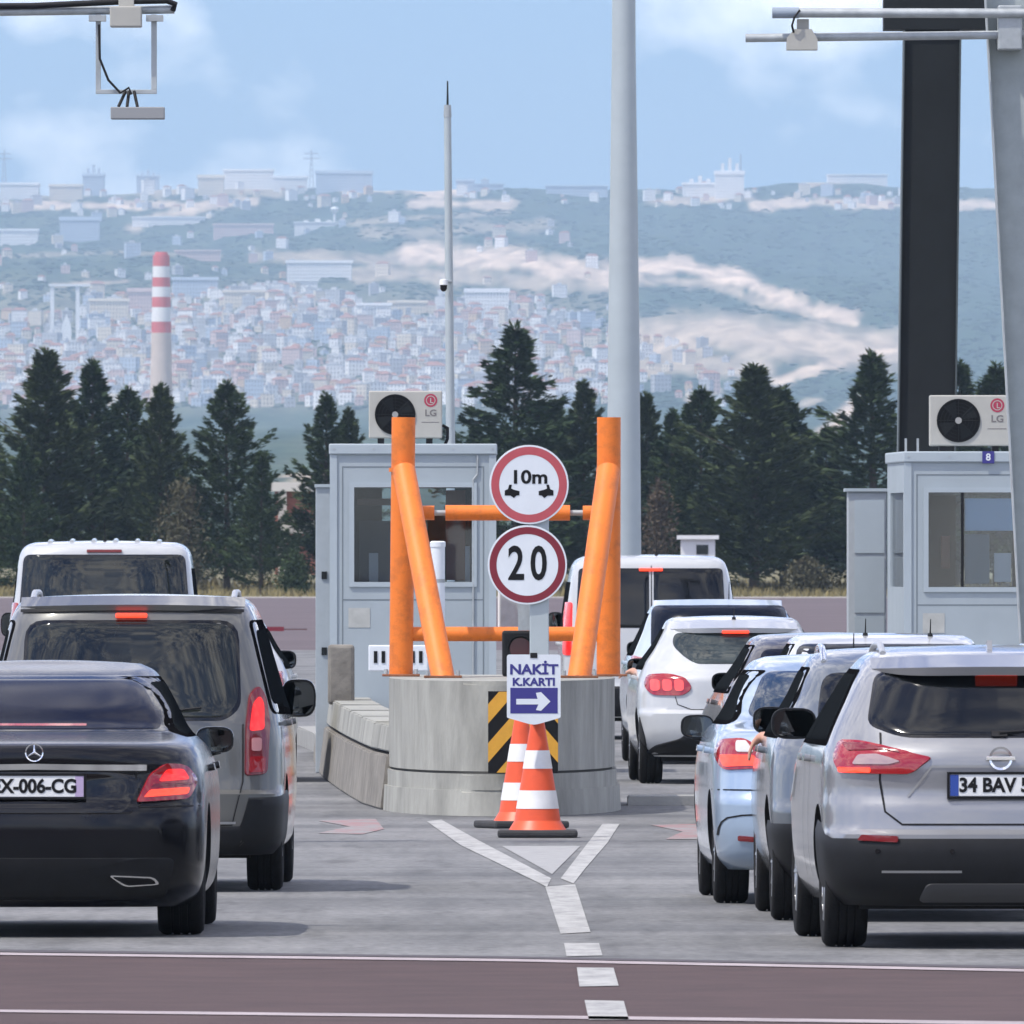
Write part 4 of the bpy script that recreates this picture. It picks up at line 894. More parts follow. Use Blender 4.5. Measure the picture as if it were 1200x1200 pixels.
def booth(x, y, rz, w, h, dep, win, label, z0, mull, inside, sill_x=None):
    root = empty('toll_booth', (x, y, z0), rz); tag(root, label, 'toll booth')
    wx0, wx1, wz0, wz1 = win; t = .06
    fw = bmesh.new()
    bx(fw, (0, 0, 0.001), (w, t, wz0)); bx(fw, (0, 0, wz1), (w, t, h-.10)); bx(fw, (0, 0, wz0), (wx0, t, wz1)); bx(fw, (wx1, 0, wz0), (w, t, wz1))
    bmesh.ops.remove_doubles(fw, verts=fw.verts[:], dist=1e-5); obj('front_wall', fw, M_booth, root)
    # side walls with window openings
    for nm, xa, xb in (('side_wall', 0, t), ('side_wall', w-t, w)):
        sw = bmesh.new(); bx(sw, (xa, t+.001, 0.001), (xb, dep, wz0)); bx(sw, (xa, t+.001, wz1), (xb, dep, h-.10)); bx(sw, (xa, t+.001, wz0), (xb, .35, wz1)); bx(sw, (xa, dep-.5, wz0), (xb, dep, wz1)); obj(nm, sw, M_booth, root)
        box('side_pane', (xa+.02, .352, wz0+.001), (xb-.02, dep-.502, wz1-.001), pane_mat('booth_glass', (.90, .96, 1.0), .93), root)
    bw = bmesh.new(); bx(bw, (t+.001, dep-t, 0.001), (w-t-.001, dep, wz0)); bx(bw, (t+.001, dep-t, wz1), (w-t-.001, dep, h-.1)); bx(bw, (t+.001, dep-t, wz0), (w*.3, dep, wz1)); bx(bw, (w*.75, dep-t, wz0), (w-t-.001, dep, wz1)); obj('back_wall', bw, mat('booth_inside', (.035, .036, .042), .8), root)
    box('floor_slab', (t, t, .002), (w-t, dep-t, .05), M_dark, root)
    bm = bmesh.new(); bx(bm, (-.02, -.03, h-.0999), (w+.02, dep+.03, h), .012); obj('roof', bm, M_boothf, root)
    # trim: corner posts, panel frame, window frame
    for xa in (-.012, w-.055): box('corner_trim', (xa, -.014, .0012), (xa+.067, -.0005, h-.102), M_boothf, root)
    groove = mat('groove', (.16, .19, .21), .8)
    for a in (((.10, .12), (.112, h-.22)), ((w-.112, .12), (w-.10, h-.22))): box('panel_groove', (a[0][0], -.002, a[0][1]), (a[1][0], -.0004, a[1][1]), groove, root)
    box('panel_groove', (.10, -.0022, h-.22), (w-.10, -.0004, h-.208), groove, root)
    box('panel_groove', (.112, -.002, wz0-.17), (w-.112, -.0004, wz0-.158), groove, root)
    f = bmesh.new(); e = .045
    bx(f, (wx0-e, -.018, wz0-e), (wx1+e, -.0006, wz0)); bx(f, (wx0-e, -.018, wz1), (wx1+e, -.0006, wz1+e)); bx(f, (wx0-e, -.018, wz0), (wx0, -.0006, wz1)); bx(f, (wx1, -.018, wz0), (wx1+e, -.0006, wz1))
    fo = obj('window_frame', f, M_boothf, root)
    box('mullion', (mull-.012, -.010, wz0), (mull+.012, .03, wz1), M_black, fo)
    gm = pane_mat('booth_glass', (.90, .96, 1.0), .93)
    box('window_pane', (wx0+.001, .02, wz0+.001), (mull-.0125, .026, wz1-.001), gm, root); box('window_pane', (mull+.0125, .02, wz0+.001), (wx1-.001, .026, wz1-.001), gm, root)
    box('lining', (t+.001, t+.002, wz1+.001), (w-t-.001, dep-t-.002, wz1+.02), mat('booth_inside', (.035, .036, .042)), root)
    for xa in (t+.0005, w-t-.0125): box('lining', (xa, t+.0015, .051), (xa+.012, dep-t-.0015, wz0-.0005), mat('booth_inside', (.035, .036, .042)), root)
    bm = bmesh.new(); ptube(bm, [(w-.16, -.012, h-.105), (w-.16, -.012, wz1+.12), (w-.20, -.012, wz1+.07), (w-.20, -.012, .3)], .009, 6); obj('cable', bm, M_galv, root)
    box('notice', (.16, -.004, wz0-.42), (.36, -.0006, wz0-.24), mat('notice_paper', (.42, .43, .41), .6, var=.2, vscale=6), root)
    for k in range(5): box('rivet', (.02+(w-.05)*k/4, -.034, h-.055), (.035+(w-.05)*k/4, -.0305, h-.04), M_galv, root)
    # inside furniture, plus boards coloured as reflection in the right booth's pane
    box('desk', (t+.01, t+.02, wz0-.12), (w-t-.01, .6, wz0-.08), mat('desk_wood', (.07, .045, .03), .6), root)
    for (a, b, c, d_, yy, col) in inside: box('desk_item_or_reflection', (a, yy, c), (b, yy+.06, d_), mat('item_%s' % '_'.join(str(q) for q in col), col, .7), root, .004)
    return root
YB = 173.0; sB = YB/F
b1w = 192*sB; b1x = (388-CX)*sB; z0b = .19
def BZ(py): return EYE-(py-HY)*sB-z0b
b1 = booth(b1x, YB, .0, b1w, BZ(520), 2.4, ((415-388)*sB, (553-388)*sB, BZ(682), BZ(571)), 'pale blue-grey toll booth behind the orange frame', z0b, (484-388)*sB,
    [((418-388)*sB, (486-388)*sB, BZ(592), BZ(584), .5, (.14, .09, .07)), ((522-388)*sB, (545-388)*sB, BZ(680), BZ(574), 1.0, (.20, .07, .05)), ((432-388)*sB, (443-388)*sB, BZ(682), BZ(648), .25, (.3, .31, .32)), ((545-388)*sB, (551-388)*sB, BZ(682), BZ(640), .25, (.35, .38, .42)),
     ((420-388)*sB, (460-388)*sB, BZ(682), BZ(610), 1.2, (.06, .065, .08)), ((500-388)*sB, (522-388)*sB, BZ(680), BZ(600), 1.3, (.05, .07, .05))])
# cabinet on the booth's left side, and the striped boxes in front
sd_ = empty('side_cabinet', ((379-CX)*sB, YB+.3, z0b)); tag(sd_, 'narrow grey equipment locker on the left side of the left booth', 'cabinet')
box('casing', (-.075, 0, -.188), (.065, .9, BZ(571)), mat('locker_grey', (.33, .37, .40), .5, var=.08), sd_, .006)
for z in (.9, 1.6): box('hinge', (-.02, -.014, z), (.03, -.0005, z+.07), M_dark, sd_)
box('lid', (-.085, -.02, BZ(571)+.0005), (.07, .92, BZ(571)+.03), M_boothf, sd_)
dv = empty('ticket_terminal', ((468-CX)*158/F, 158, .19)); tag(dv, 'white terminal with short dark bars behind the left orange post', 'terminal')
zt = EYE-(756-HY)*158/F-.19
box('casing', (-.26, 0, zt-.22), (.24, .15, zt), M_signw, dv, .01); box('stand', (-.05, .03, .001), (.05, .12, zt-.2201), M_galv, dv)
for x in (-.215, -.15, .10, .165): box('slot', (x, -.006, zt-.15), (x+.03, -.0004, zt-.05), M_ink, dv)
ac_unit((432-CX)*YB/F, YB+.15, z0b+BZ(520)+.001, 86*sB, 62*sB, 'air conditioner on the roof of the left booth, half behind the orange post')
YR = 172.0; sR = YR/F
def RZ(py): return EYE-(py-HY)*sR-z0b
rx0 = (1061-CX)*sR
isl2 = [(2.6, 150), (5.8, 150), (6.4, 200), (2.3, 200)]
bm = bmesh.new(); extr(bm, [(3.0, 168), (6.4, 168), (6.2, 205), (2.8, 205)], .001, .19, bev=.02); o = obj('toll_island', bm, M_conc); tag(o, 'raised concrete platform under the right toll booth', 'traffic island')
b2 = booth(rx0, YR, .035, 1.55, RZ(529), 3.0, ((1088-1061)*sR, (1192-1061)*sR, RZ(688), RZ(577)), 'pale toll booth at the right edge beside the gantry leg', z0b, (1128-1061)*sR,
    [((1090-1061)*sR, (1124-1061)*sR, RZ(686), RZ(580), .5, (.05, .035, .035)), ((1106-1061)*sR, (1116-1061)*sR, RZ(666), RZ(628), .4, (.22, .09, .06)), ((1131-1061)*sR, (1190-1061)*sR, RZ(622), RZ(584), .034, (.34, .50, .66)), ((1131-1061)*sR, (1160-1061)*sR, RZ(684), RZ(626), .034, (.15, .20, .235)), ((1166-1061)*sR, (1186-1061)*sR, RZ(682), RZ(648), .10, (.55, .58, .60))])  # blue and grey-blue boards added behind the right pane, coloured as its reflection
pl = obj('number_plate', (lambda bm: (bx(bm, (-.055, -.006, -.055), (.055, 0, .055), .002), bm)[1])(bmesh.new()), M_signb, b2, loc=((1158-1061)*sR, -.032, RZ(536)))
text('numeral', '8', .09, (0, -.0068, 0), M_signw, pl, .002)
for xx in (.0, .11): box('roof_pin', (xx, .1, RZ(529)+.001), (xx+.02, .12, RZ(529)+.12), M_galv, b2)
ac_unit((1090-CX)*sR, YR+.2, z0b+RZ(529)+.001, 94*sR, 66*sR, 'air conditioner on the roof of the right booth beside the dark column')
cb = empty('control_cabinet', ((994-CX)*176/F, 176, z0b)); tag(cb, 'tall grey panelled cabinet standing left of the right booth', 'cabinet')
ct = EYE-(576-HY)*176/F-z0b; cw = 45*176/F
box('casing', (0, 0, .001), (cw, .8, ct), mat('cabinet_grey', (.36, .39, .41), .55, var=.08), cb, .006); box('lid', (-.03, -.03, ct+.0005), (cw+.02, .83, ct+.03), M_boothf, cb)
for za, zb_ in ((.62, .72*1.0), ): pass
zz = [EYE-(q-HY)*176/F-z0b for q in (740, 722, 718, 653, 648, 586)]
for a, b, m in ((zz[2], zz[3], M_booth), (zz[4], zz[5], M_boothf), (.05, zz[1], M_booth)): box('panel', (.06, -.012, a), (cw-.02, -.0005, b), m, cb)
# barrier boom far left lane
br = empty('barrier_boom', ((296-CX)*430/F, 430, 0)); tag(br, 'dark red barrier boom with thin tip far beyond the left lane', 'barrier')
zb = EYE-(737-HY)*430/F
box('post', (-.12, -.1, 0), (.12, .1, zb+.12), M_galv, br); box('boom', (.121, -.04, zb-.05), (.72, .04, zb+.05), M_signr2, br); box('boom_tip', (.7201, -.02, zb-.025), (1.25, .02, zb+.005), mat('tip_brown', (.12, .06, .06), .6), br)

# ------------------------------------------------------------------ vehicles
class Car:
    """Body = stack of plan outlines. rows: z, rear y, front y, half width, rear corner depth, exponent. Local frame: rear bumper y=0, nose +y."""
    def __init__(s, name, label, cat, loc, heading, rows, paintm, wheels, arch=.36, wheel_r=.32, wheel_w=.21, group=None, crown=.02, Lf=.95):
        s.root = empty(name, loc, heading); tag(s.root, label, cat, group); s.paint = paintm
        R = np.array(rows); z = R[:, 0]; s.z0, s.z1 = z[0], z[-1]
        s.fyr, s.fyf, s.fW, s.fL, s.fn = [pchip(z, R[:, k]) for k in (1, 2, 3, 4, 5)]; s.Lf = Lf
        zs = []
        for a, b in zip(z, z[1:]):
            k = max(2, int(math.ceil((b-a)/.035))); k = max(k, int(min(14, abs(float(s.fyr(b)-s.fyr(a)))/.06)))
            zs += [a+(b-a)*i/k for i in range(k)]
        zs.append(z[-1]); s.zs = zs
        s.S = [float(x) for x in np.concatenate([np.linspace(0, .5, 19), np.linspace(.5, .8, 12)[1:], np.linspace(.8, 1, 12)[1:]])]
        loop = s.S+[-x for x in s.S[::-1][1:-1]]
        rows_ = [[s.pt(q, zz) for q in loop] for zz in zs]
        V = [p for r in rows_ for p in r]; n = len(loop); FS = []
        for i in range(len(zs)-1):
            for k in range(n): FS.append((i*n+k, i*n+(k+1) % n, (i+1)*n+(k+1) % n, (i+1)*n+k))
        # roof cap in rings, slight crown
        top = rows_[-1]; cy = sum(p.y for p in top)/n; prev = (len(zs)-1)*n
        for t in (.8, .55, .3, .1):
            st = len(V)
            for p in top: V.append(Vector((p.x*t, cy+(p.y-cy)*t, p.z+crown*(1-t*t))))
            for k in range(n): FS.append((prev+k, prev+(k+1) % n, st+(k+1) % n, st+k))
            prev = st
        FS.append(tuple(prev+k for k in range(n))); FS.append(tuple(range(n))[::-1])
        s.bvh = BVHTree.FromPolygons(V, FS)
        me = bpy.data.meshes.new('body'); me.from_pydata([tuple(v) for v in V], [], FS)
        s.body = obj('body', me, paintm, s.root)
        s.W = float(R[:, 3].max()); s.wheels = wheels
        # wheel arches cut out of the body
        bm = bmesh.new(); r = wheel_r*1.10
        for wy in wheels:
            for sg in (-1, 1): tube(bm, (sg*(s.W-.30), wy, wheel_r+.02), (sg*(s.W+.2), wy, wheel_r+.02), r, n=28)
        cme = bpy.data.meshes.new('cut'); bm.to_mesh(cme); bm.free(); cme.materials.append(M_black); co = bpy.data.objects.new('cut', cme); C.objects.link(co)
        co.parent = s.root
        md = s.body.modifiers.new('b', 'BOOLEAN'); md.object = co; md.operation = 'DIFFERENCE'; md.solver = 'EXACT'
        try: md.material_mode = 'TRANSFER'
        except Exception: pass
        bpy.context.view_layer.update(); dg = bpy.context.evaluated_depsgraph_get()
        nm = bpy.data.meshes.new_from_object(s.body.evaluated_get(dg)); s.body.modifiers.clear(); old = s.body.data; s.body.data = nm; bpy.data.meshes.remove(old); nm.name = 'body'
        bpy.data.objects.remove(co); bpy.data.meshes.remove(cme)
        for p in nm.polygons: p.use_smooth = True
        nm.set_sharp_from_angle(angle=math.radians(38))
        tm, rm = wheel_meshes(wheel_r, wheel_w)
        for wy in wheels:
            for sg in (-1, 1):
                w = empty('wheel', (sg*(s.W-.035-wheel_w/2), wy, wheel_r)); w.parent = s.root
                if sg < 0: w.rotation_euler.z = math.pi
                t = bpy.data.objects.new('tyre', tm); C.objects.link(t); t.parent = w
                t = bpy.data.objects.new('rim', rm); C.objects.link(t); t.parent = w
    def pt(s, q, z):
        a = abs(q); sg = 1 if q >= 0 else -1
        yr, yf, W, Lc, n = float(s.fyr(z)), float(s.fyf(z)), float(s.fW(z)), float(s.fL(z)), float(s.fn(z))
        ln = max(yf-yr, .05); Lc = min(Lc, ln*.46); Lf = min(s.Lf, ln*.46)
        if a <= .5:
            t = (1-a/.5)*math.pi/2; x = W*max(math.cos(t), 0)**(2/n); y = yr+Lc*(1-math.sin(t)**(2/n))
        elif a <= .8:
            t = (a-.5)/.3; x = W; y = yr+Lc+(yf-Lf-yr-Lc)*t
        else:
            t = (a-.8)/.2*math.pi/2; x = W*max(math.cos(t), 0)**(2/2.6); y = yf-Lf*(1-math.sin(t)**(2/2.6))
        ym = yr+ln*.52; x *= 1-.032*((y-ym)/(ln*.5))**2
        return Vector((x*sg, y, z))
    def hit(s, u, v, side=0):
        if side == 0: return s.bvh.ray_cast(Vector((u, -3, v)), Vector((0, 1, 0)))
        return s.bvh.ray_cast(Vector((side*3, u, v)), Vector((-side, 0, 0)))
    def proj(s, u, v, off, side, c):
        for k in range(14):
            t = k/14; uu, vv = u+(c[0]-u)*t, v+(c[1]-v)*t
            h = s.hit(uu, vv, side)
            if h[0] is not None and ((side == 0 and h[1].y < -.02) or (side != 0 and h[1].x*side > .1)): return h[0]+h[1]*off
        h = s.hit(c[0], c[1], side); return h[0]+h[1]*off if h[0] is not None else Vector((u if side == 0 else side*s.W, 0 if side == 0 else u, v))
    def patch(s, name, poly, m, off=.006, side=0, parent=None, rings=6, step=.035, c=None, edge=.012, label=None):
        poly = densify(poly, step); n = len(poly)
        if c is None: c = (sum(p[0] for p in poly)/n, sum(p[1] for p in poly)/n)
        bm = bmesh.new(); ts = [1.0]+[1-(k+1)/rings for k in range(rings-1)]; ts.insert(1, 1-.02)
        R = [[bm.verts.new(s.proj(c[0]+(p[0]-c[0])*1.0, c[1]+(p[1]-c[1])*1.0, -edge, side, c)) for p in poly]]
        for i, t in enumerate(ts): R.append([bm.verts.new(s.proj(c[0]+(p[0]-c[0])*t, c[1]+(p[1]-c[1])*t, off*(.55 if i == 0 else 1), side, c)) for p in poly])
        for A, B in zip(R, R[1:]):
            for k in range(n): bm.faces.new((A[k], A[(k+1) % n], B[(k+1) % n], B[k]))
        cv = bm.verts.new(s.proj(c[0], c[1], off, side, c))
        for k in range(n): bm.faces.new((R[-1][k], R[-1][(k+1) % n], cv))
        o = obj(name, bm, m, parent or s.root, smooth=50)
        if label: o['label'] = label
        return o
    def both(s, name, poly, m, **kw):
        return [s.patch(name, [(x*sg, z) for x, z in poly], m, **{**kw, 'c': (kw['c'][0]*sg, kw['c'][1]) if kw.get('c') else None}) for sg in (-1, 1)]
    def strip(s, name, pts, w, m, off=.003, side=0, parent=None, z=None):
        """thin strip along a polyline on the skin (panel gaps, chrome)"""
        P2 = []
        for a, b in zip(pts, pts[1:]):
            k = max(1, int((Vector(b)-Vector(a)).length/.04))
            P2 += [Vector(a).lerp(Vector(b), j/k) for j in range(k)]
        P2.append(Vector(pts[-1])); bm = bmesh.new(); L_, R_ = [], []
        for i, p in enumerate(P2):
            d = (P2[min(i+1, len(P2)-1)]-P2[max(i-1, 0)]).normalized(); nn = Vector((-d.y, d.x))*w/2
            L_.append(bm.verts.new(s.proj(p.x+nn.x, p.y+nn.y, off, side, (p.x*.9, p.y)))); R_.append(bm.verts.new(s.proj(p.x-nn.x, p.y-nn.y, off, side, (p.x*.9, p.y))))
        for i in range(len(P2)-1): bm.faces.new((L_[i], L_[i+1], R_[i+1], R_[i]))
        return obj(name, bm, m, parent or s.root, smooth=60)
    def wrap(s, name, z0, ztop, m, off=.006, s0=.62, nz=8, front=False, parent=None):
        """shell following the skin round the rear from side to side; ztop is a function of |s|"""
        qs = [x for x in s.S if x <= s0]; qs = [-x for x in qs[::-1][:-1]]+qs; bm = bmesh.new(); rows = []
        for k in range(nz+1):
            row = []
            for q in qs:
                zt = ztop(abs(q)); z = z0+(zt-z0)*k/nz; p = s.pt(q, z); e = 1e-3
                du = s.pt(min(q+.01, .79) if abs(q) > .001 else .01, z)-s.pt(max(q-.01, -.79) if abs(q) > .001 else -.01, z); dv = s.pt(q, z+e)-s.pt(q, z-e)
                nn = du.cross(dv)
                nn = nn.normalized() if nn.length > 0 else Vector((0, -1, 0))
                if nn.y > 0 and abs(q) < .45: nn = -nn
                if abs(q) >= .45 and nn.x*q < 0: nn = -nn
                row.append(bm.verts.new(p+nn*(off if 0 < k < nz else -.004 if k == nz else off)))
            rows.append(row)
        for A, B in zip(rows, rows[1:]):
            for k in range(len(qs)-1): bm.faces.new((A[k], A[k+1], B[k+1], B[k]))
        return obj(name, bm, m, parent or s.root, smooth=40)
    def plate(s, z, txt, x=0.0, blue=True, w=.52, h=.112, back=.022, blueR=False, tx=0.0):
        y = s.hit(x, z)[0].y-back
        o = box('number_plate', (x-w/2, y, z-h/2), (x+w/2, y+.012, z+h/2), M_platew, s.root, .003)
        fr_ = bmesh.new(); e = .012
        for a, b in (((x-w/2-e, z-h/2-e), (x+w/2+e, z-h/2)), ((x-w/2-e, z+h/2), (x+w/2+e, z+h/2+e)), ((x-w/2-e, z-h/2), (x-w/2, z+h/2)), ((x+w/2, z-h/2), (x+w/2+e, z+h/2))): bx(fr_, (a[0], y-.004, a[1]), (b[0], y+.03, b[1]))
        obj('plate_frame', fr_, M_ink, o)
        if blue: box('country_strip', (x-w/2+.002, y-.0012, z-h/2+.002), (x-w/2+.046, y-.0003, z+h/2-.002), M_blue, o)
        if blueR: box('region_strip', (x+w/2-.046, y-.0012, z-h/2+.002), (x+w/2-.002, y-.0003, z+h/2-.002), mat('strip_lilac', (.42, .33, .50), .5), o)
        if txt: text('plate_text', txt, .100, (x+tx+(.02 if blue and not blueR else 0), y-.0014, z-.002), M_ink, o, .0035, .93)
        return o
    def mirrors(s, y, z, body_m, w=.20, h=.145, sides=(-1, 1), gap=-.025):
        for sg in sides:
            xin = abs(s.hit(y, z-.05, sg)[0].x); bm = bmesh.new()
            cx = sg*(xin+gap+w/2)
            prof = [(.02, .62), (.6, .55), (.95, .28), (1.0, .05), (.98, 0.0)]
            rings = []
            for r_, yy in prof:
                rg = []
                for k in range(24):
                    a = 2*math.pi*k/24; ca, sa = math.cos(a), math.sin(a)
                    rg.append(bm.verts.new((cx+r_*w/2*math.copysign(abs(ca)**.62, ca)*(1.0 if ca*sg > 0 else .98), y+yy*.26, z+r_*h/2*math.copysign(abs(sa)**.7, sa))))
                rings.append(rg)
            for A, B in zip(rings, rings[1:]):
                for k in range(24): bm.faces.new((A[k], A[(k+1) % 24], B[(k+1) % 24], B[k]))
            bm.faces.new(rings[0]); bm.faces.new(rings[-1][::-1])
            hs = obj('side_mirror', bm, body_m, s.root, smooth=40)
            g = bmesh.new(); pts = [(cx+.44*w*math.copysign(abs(math.cos(a))**.62, math.cos(a)), z+.43*h*math.copysign(abs(math.sin(a))**.7, math.sin(a))) for a in [2*math.pi*k/24 for k in range(24)]]
            vs = [g.verts.new((x_, y-.008-(z_-z)*.05+abs(x_-cx)*.02, z_)) for x_, z_ in pts]; g.faces.new(vs); obj('mirror_glass', g, M_mirror, hs)
            g = bmesh.new(); tube(g, (sg*(xin-.05), y+.09, z-h*.50), (sg*(xin+.06), y+.07, z-h*.35), .03, .026, 10); obj('mirror_arm', g, M_black, hs)
    def side_glass(s, polys, m=None, pillar=None):
        for sg in (-1, 1):
            if pillar: s.patch('window_surround', pillar, mat('dull_black_trim', (.006, .006, .007), .5, spec=0), off=.003, side=sg, step=.08)
            for p in polys: s.patch('side_window', p, m or M_sideglass, off=.006, side=sg, step=.08)
    def handles(s, ys, z):
        for sg in (-1, 1):
            for y in ys: s.patch('door_handle', rounded([(y, z), (y+.2, z), (y+.2, z+.035), (y, z+.035)], .012), s.paint, off=.03, side=sg, rings=3, step=.05)
            for y in ys: s.strip('door_gap', [(y-.06, .35), (y-.06, z+.1)], .008, M_ink, side=sg)
    def antenna(s, x, y, h=.18, fin=False):
        z = s.bvh.ray_cast(Vector((x, y, 4)), Vector((0, 0, -1)))[0].z; bm = bmesh.new()
        if fin:
            prism = [(y-.08, z-.01), (y+.10, z-.01), (y+.02, z+.02), (y-.06, z+.04)]
            A = [bm.verts.new((x-.013, a, b)) for a, b in prism]; B = [bm.verts.new((x+.013, a, b)) for a, b in prism]
            bm.faces.new(A); bm.faces.new(B[::-1])
            for k in range(4): bm.faces.new((A[k], B[k], B[(k+1) % 4], A[(k+1) % 4]))
            return obj('antenna_fin', bm, s.paint, s.root)
        tube(bm, (x, y, z-.01), (x, y, z+.02), .022, .016, 10); tube(bm, (x, y, z+.02), (x, y-h*.5, z+h), .006, .003, 6); return obj('antenna', bm, M_black, s.root)
    def rails(s, x, y0, y1, m):
        for sg in (-1, 1):
            pts = []
            for k in range(11):
                t = k/10; y = y0+(y1-y0)*t; h = s.bvh.ray_cast(Vector((sg*x, y, 4)), Vector((0, 0, -1)))[0]
                lift = .032*min(1, min(t, 1-t)*5)
                pts.append((sg*x, y, h.z+lift-.004))
            bm = bmesh.new(); ptube(bm, pts, .018, 8); obj('roof_rail', bm, m, s.root, smooth=60)
    def spoiler(s, z, hw, depth, th, m, drop=.02, bow=.10):
        """overhanging lip above the rear window"""
        bm = bmesh.new(); n = 20; T, B, TI, BI = [], [], [], []
        for k in range(n+1):
            u = -1+2*k/n; x = hw*u; h = s.hit(x*.985, z)
            y = h[0].y if h[0] else 0.4
            e = (1-abs(u)**6); dp = depth*e
            T.append(bm.verts.new((x, y-dp, z+.012*(1-u*u)))); B.append(bm.verts.new((x, y-dp+.015, z-th*e+.012*(1-u*u)-.004)))
            TI.append(bm.verts.new((x, y+.16, z+.035+.012*(1-u*u)+drop))); BI.append(bm.verts.new((x, y+.10, z-th*.5)))
        for k in range(n):
            bm.faces.new((T[k], T[k+1], TI[k+1], TI[k])); bm.faces.new((B[k], B[k+1], T[k+1], T[k])); bm.faces.new((BI[k], BI[k+1], B[k+1], B[k]))
        return obj('spoiler', bm, m, s.root, smooth=40)
    def brake_bar(s, z, hw, h, m=None, y_out=.02, parent=None):
        y = s.hit(0, z)[0].y
        bm = bmesh.new(); bx(bm, (-hw, y-y_out, z-h/2), (hw, y+.05, z+h/2), h*.3); return obj('brake_light', bm, m or M_litor, parent or s.root)
    def exhaust(s, x, z, w, h, m):
        pass
    def underside(s, L_, hw):
        box('underbody', (-hw, .35, .20), (hw, L_-.5, .30), M_ink, s.root)
        bm = bmesh.new(); tube(bm, (-hw*.9, s.wheels[0], .30), (hw*.9, s.wheels[0], .30), .045, n=10); obj('rear_axle', bm, M_ink, s.root)
        bm = bmesh.new(); tube(bm, (hw*.35, .12, .24), (hw*.35, .9, .26), .035, n=10); obj('tail_pipe', bm, M_alloy, s.root)
WM = {}
def wheel_meshes(r, w):
    k = (r, w)
    if k in WM: return WM[k]
    bm = bmesh.new(); h = w/2; ri = r*.66
    prof = [(ri, -h*.9), (r*.82, -h), (r*.93, -h*.97), (r*.985, -h*.82), (r, -h*.6), (r, -h*.42), (r-.008, -h*.40), (r-.008, -h*.32), (r+.001, -h*.30), (r+.001, -h*.05), (r-.008, -h*.04), (r-.008, h*.04), (r+.001, h*.05), (r+.001, h*.30), (r-.008, h*.32), (r-.008, h*.40), (r, h*.42), (r, h*.6), (r*.985, h*.82), (r*.93, h*.97), (r*.82, h), (ri, h*.9), (ri, -h*.9)]
    lathe(bm, prof, 44, 'x'); bmesh.ops.recalc_face_normals(bm, faces=bm.faces[:]); tm = bpy.data.meshes.new('tyre'); bm.to_mesh(tm); bm.free(); tm.materials.append(M_rubber)
    for p in tm.polygons: p.use_smooth = True
    tm.set_sharp_from_angle(angle=math.radians(40))
    bm = bmesh.new(); lathe(bm, [(ri, -h*.85), (ri, h*.88), (ri-.02, h*.9), (ri-.03, h*.7), (ri-.03, -h*.8)], 36, 'x'); lathe(bm, [(0.001, h*.25), (ri*.99, h*.2)], 24, 'x')
    for q in range(10):
        a = 2*math.pi*q/10; c, s_ = math.cos(a), math.sin(a)
        tube(bm, (h*.72, c*.03, s_*.03), (h*.8, c*(ri-.01), s_*(ri-.01)), .022, .016, 6)
    lathe(bm, [(0.001, h*.85), (.04, h*.82), (.055, h*.6)], 16, 'x')
    rm = bpy.data.meshes.new('rim'); bm.to_mesh(rm); bm.free(); rm.materials.append(M_alloy)
    WM[k] = (tm, rm); return WM[k]
def rear_xy(px, py_wheel, rear_overhang, half_w_tyre_out=None):
    Y = GY(py_wheel); return Y
def hatch_rows(H, L_, W, belt=1.0, yw=.16, ywt=.5, ws=.72, rw=.60, zbot=.24, bump=.62):
    """generic hatchback: H height, L length, W half width, belt = rear window base height, rear window from y=yw to ywt, widths at window base/roof"""
    wt = H-.11
    return [(zbot, .12, L_-.15, W*.90, .7, 3.2), (zbot+.12, .03, L_-.04, W*.965, .6, 3.2), (.5, .0, L_, W*.99, .55, 3.2), (bump, .0, L_-.02, W, .55, 3.2), (bump+.035, .04, L_-.05, W, .55, 3.2),
            (.80, .05, L_-.2, W*.995, .55, 3.0), (belt-.08, .06, L_-.75, W*.975, .6, 3.0), (belt, yw, L_-1.15, W*.945, .62, 2.9), (belt+.06, yw+.04, L_-1.3, W*.915, .62, 2.9),
            ((belt+wt)/2, (yw+ywt)/2+.02, L_-1.65, W*(ws+.94)/2, .6, 2.9), (wt, ywt, L_-2.0, W*ws, .6, 2.9), (H-.045, ywt+.2, L_-2.2, W*(ws*.6+rw*.4), .6, 2.8), (H-.018, ywt+.36, L_-2.35, W*rw, .6, 2.6)]

def finish_side(c, y0, y1, belt, top, rake=.45, rr=.35):
    """two side windows with a dark surround"""
    mid = (y0+y1)/2-.1
    c.side_glass([rounded([(y0+.12, belt+.03), (mid-.03, belt+.02), (mid-.03, top-.02), (y0+rr, top-.03)], .04), rounded([(mid+.03, belt+.02), (y1-.08, belt+.02), (y1-rake-.02, top-.02), (mid+.03, top-.02)], .04)],
                 pillar=rounded([(y0, belt), (y1, belt), (y1-rake, top), (y0+rr*.8, top)], .05))
    c.handles([mid-.25, y1-1.25], belt-.09)

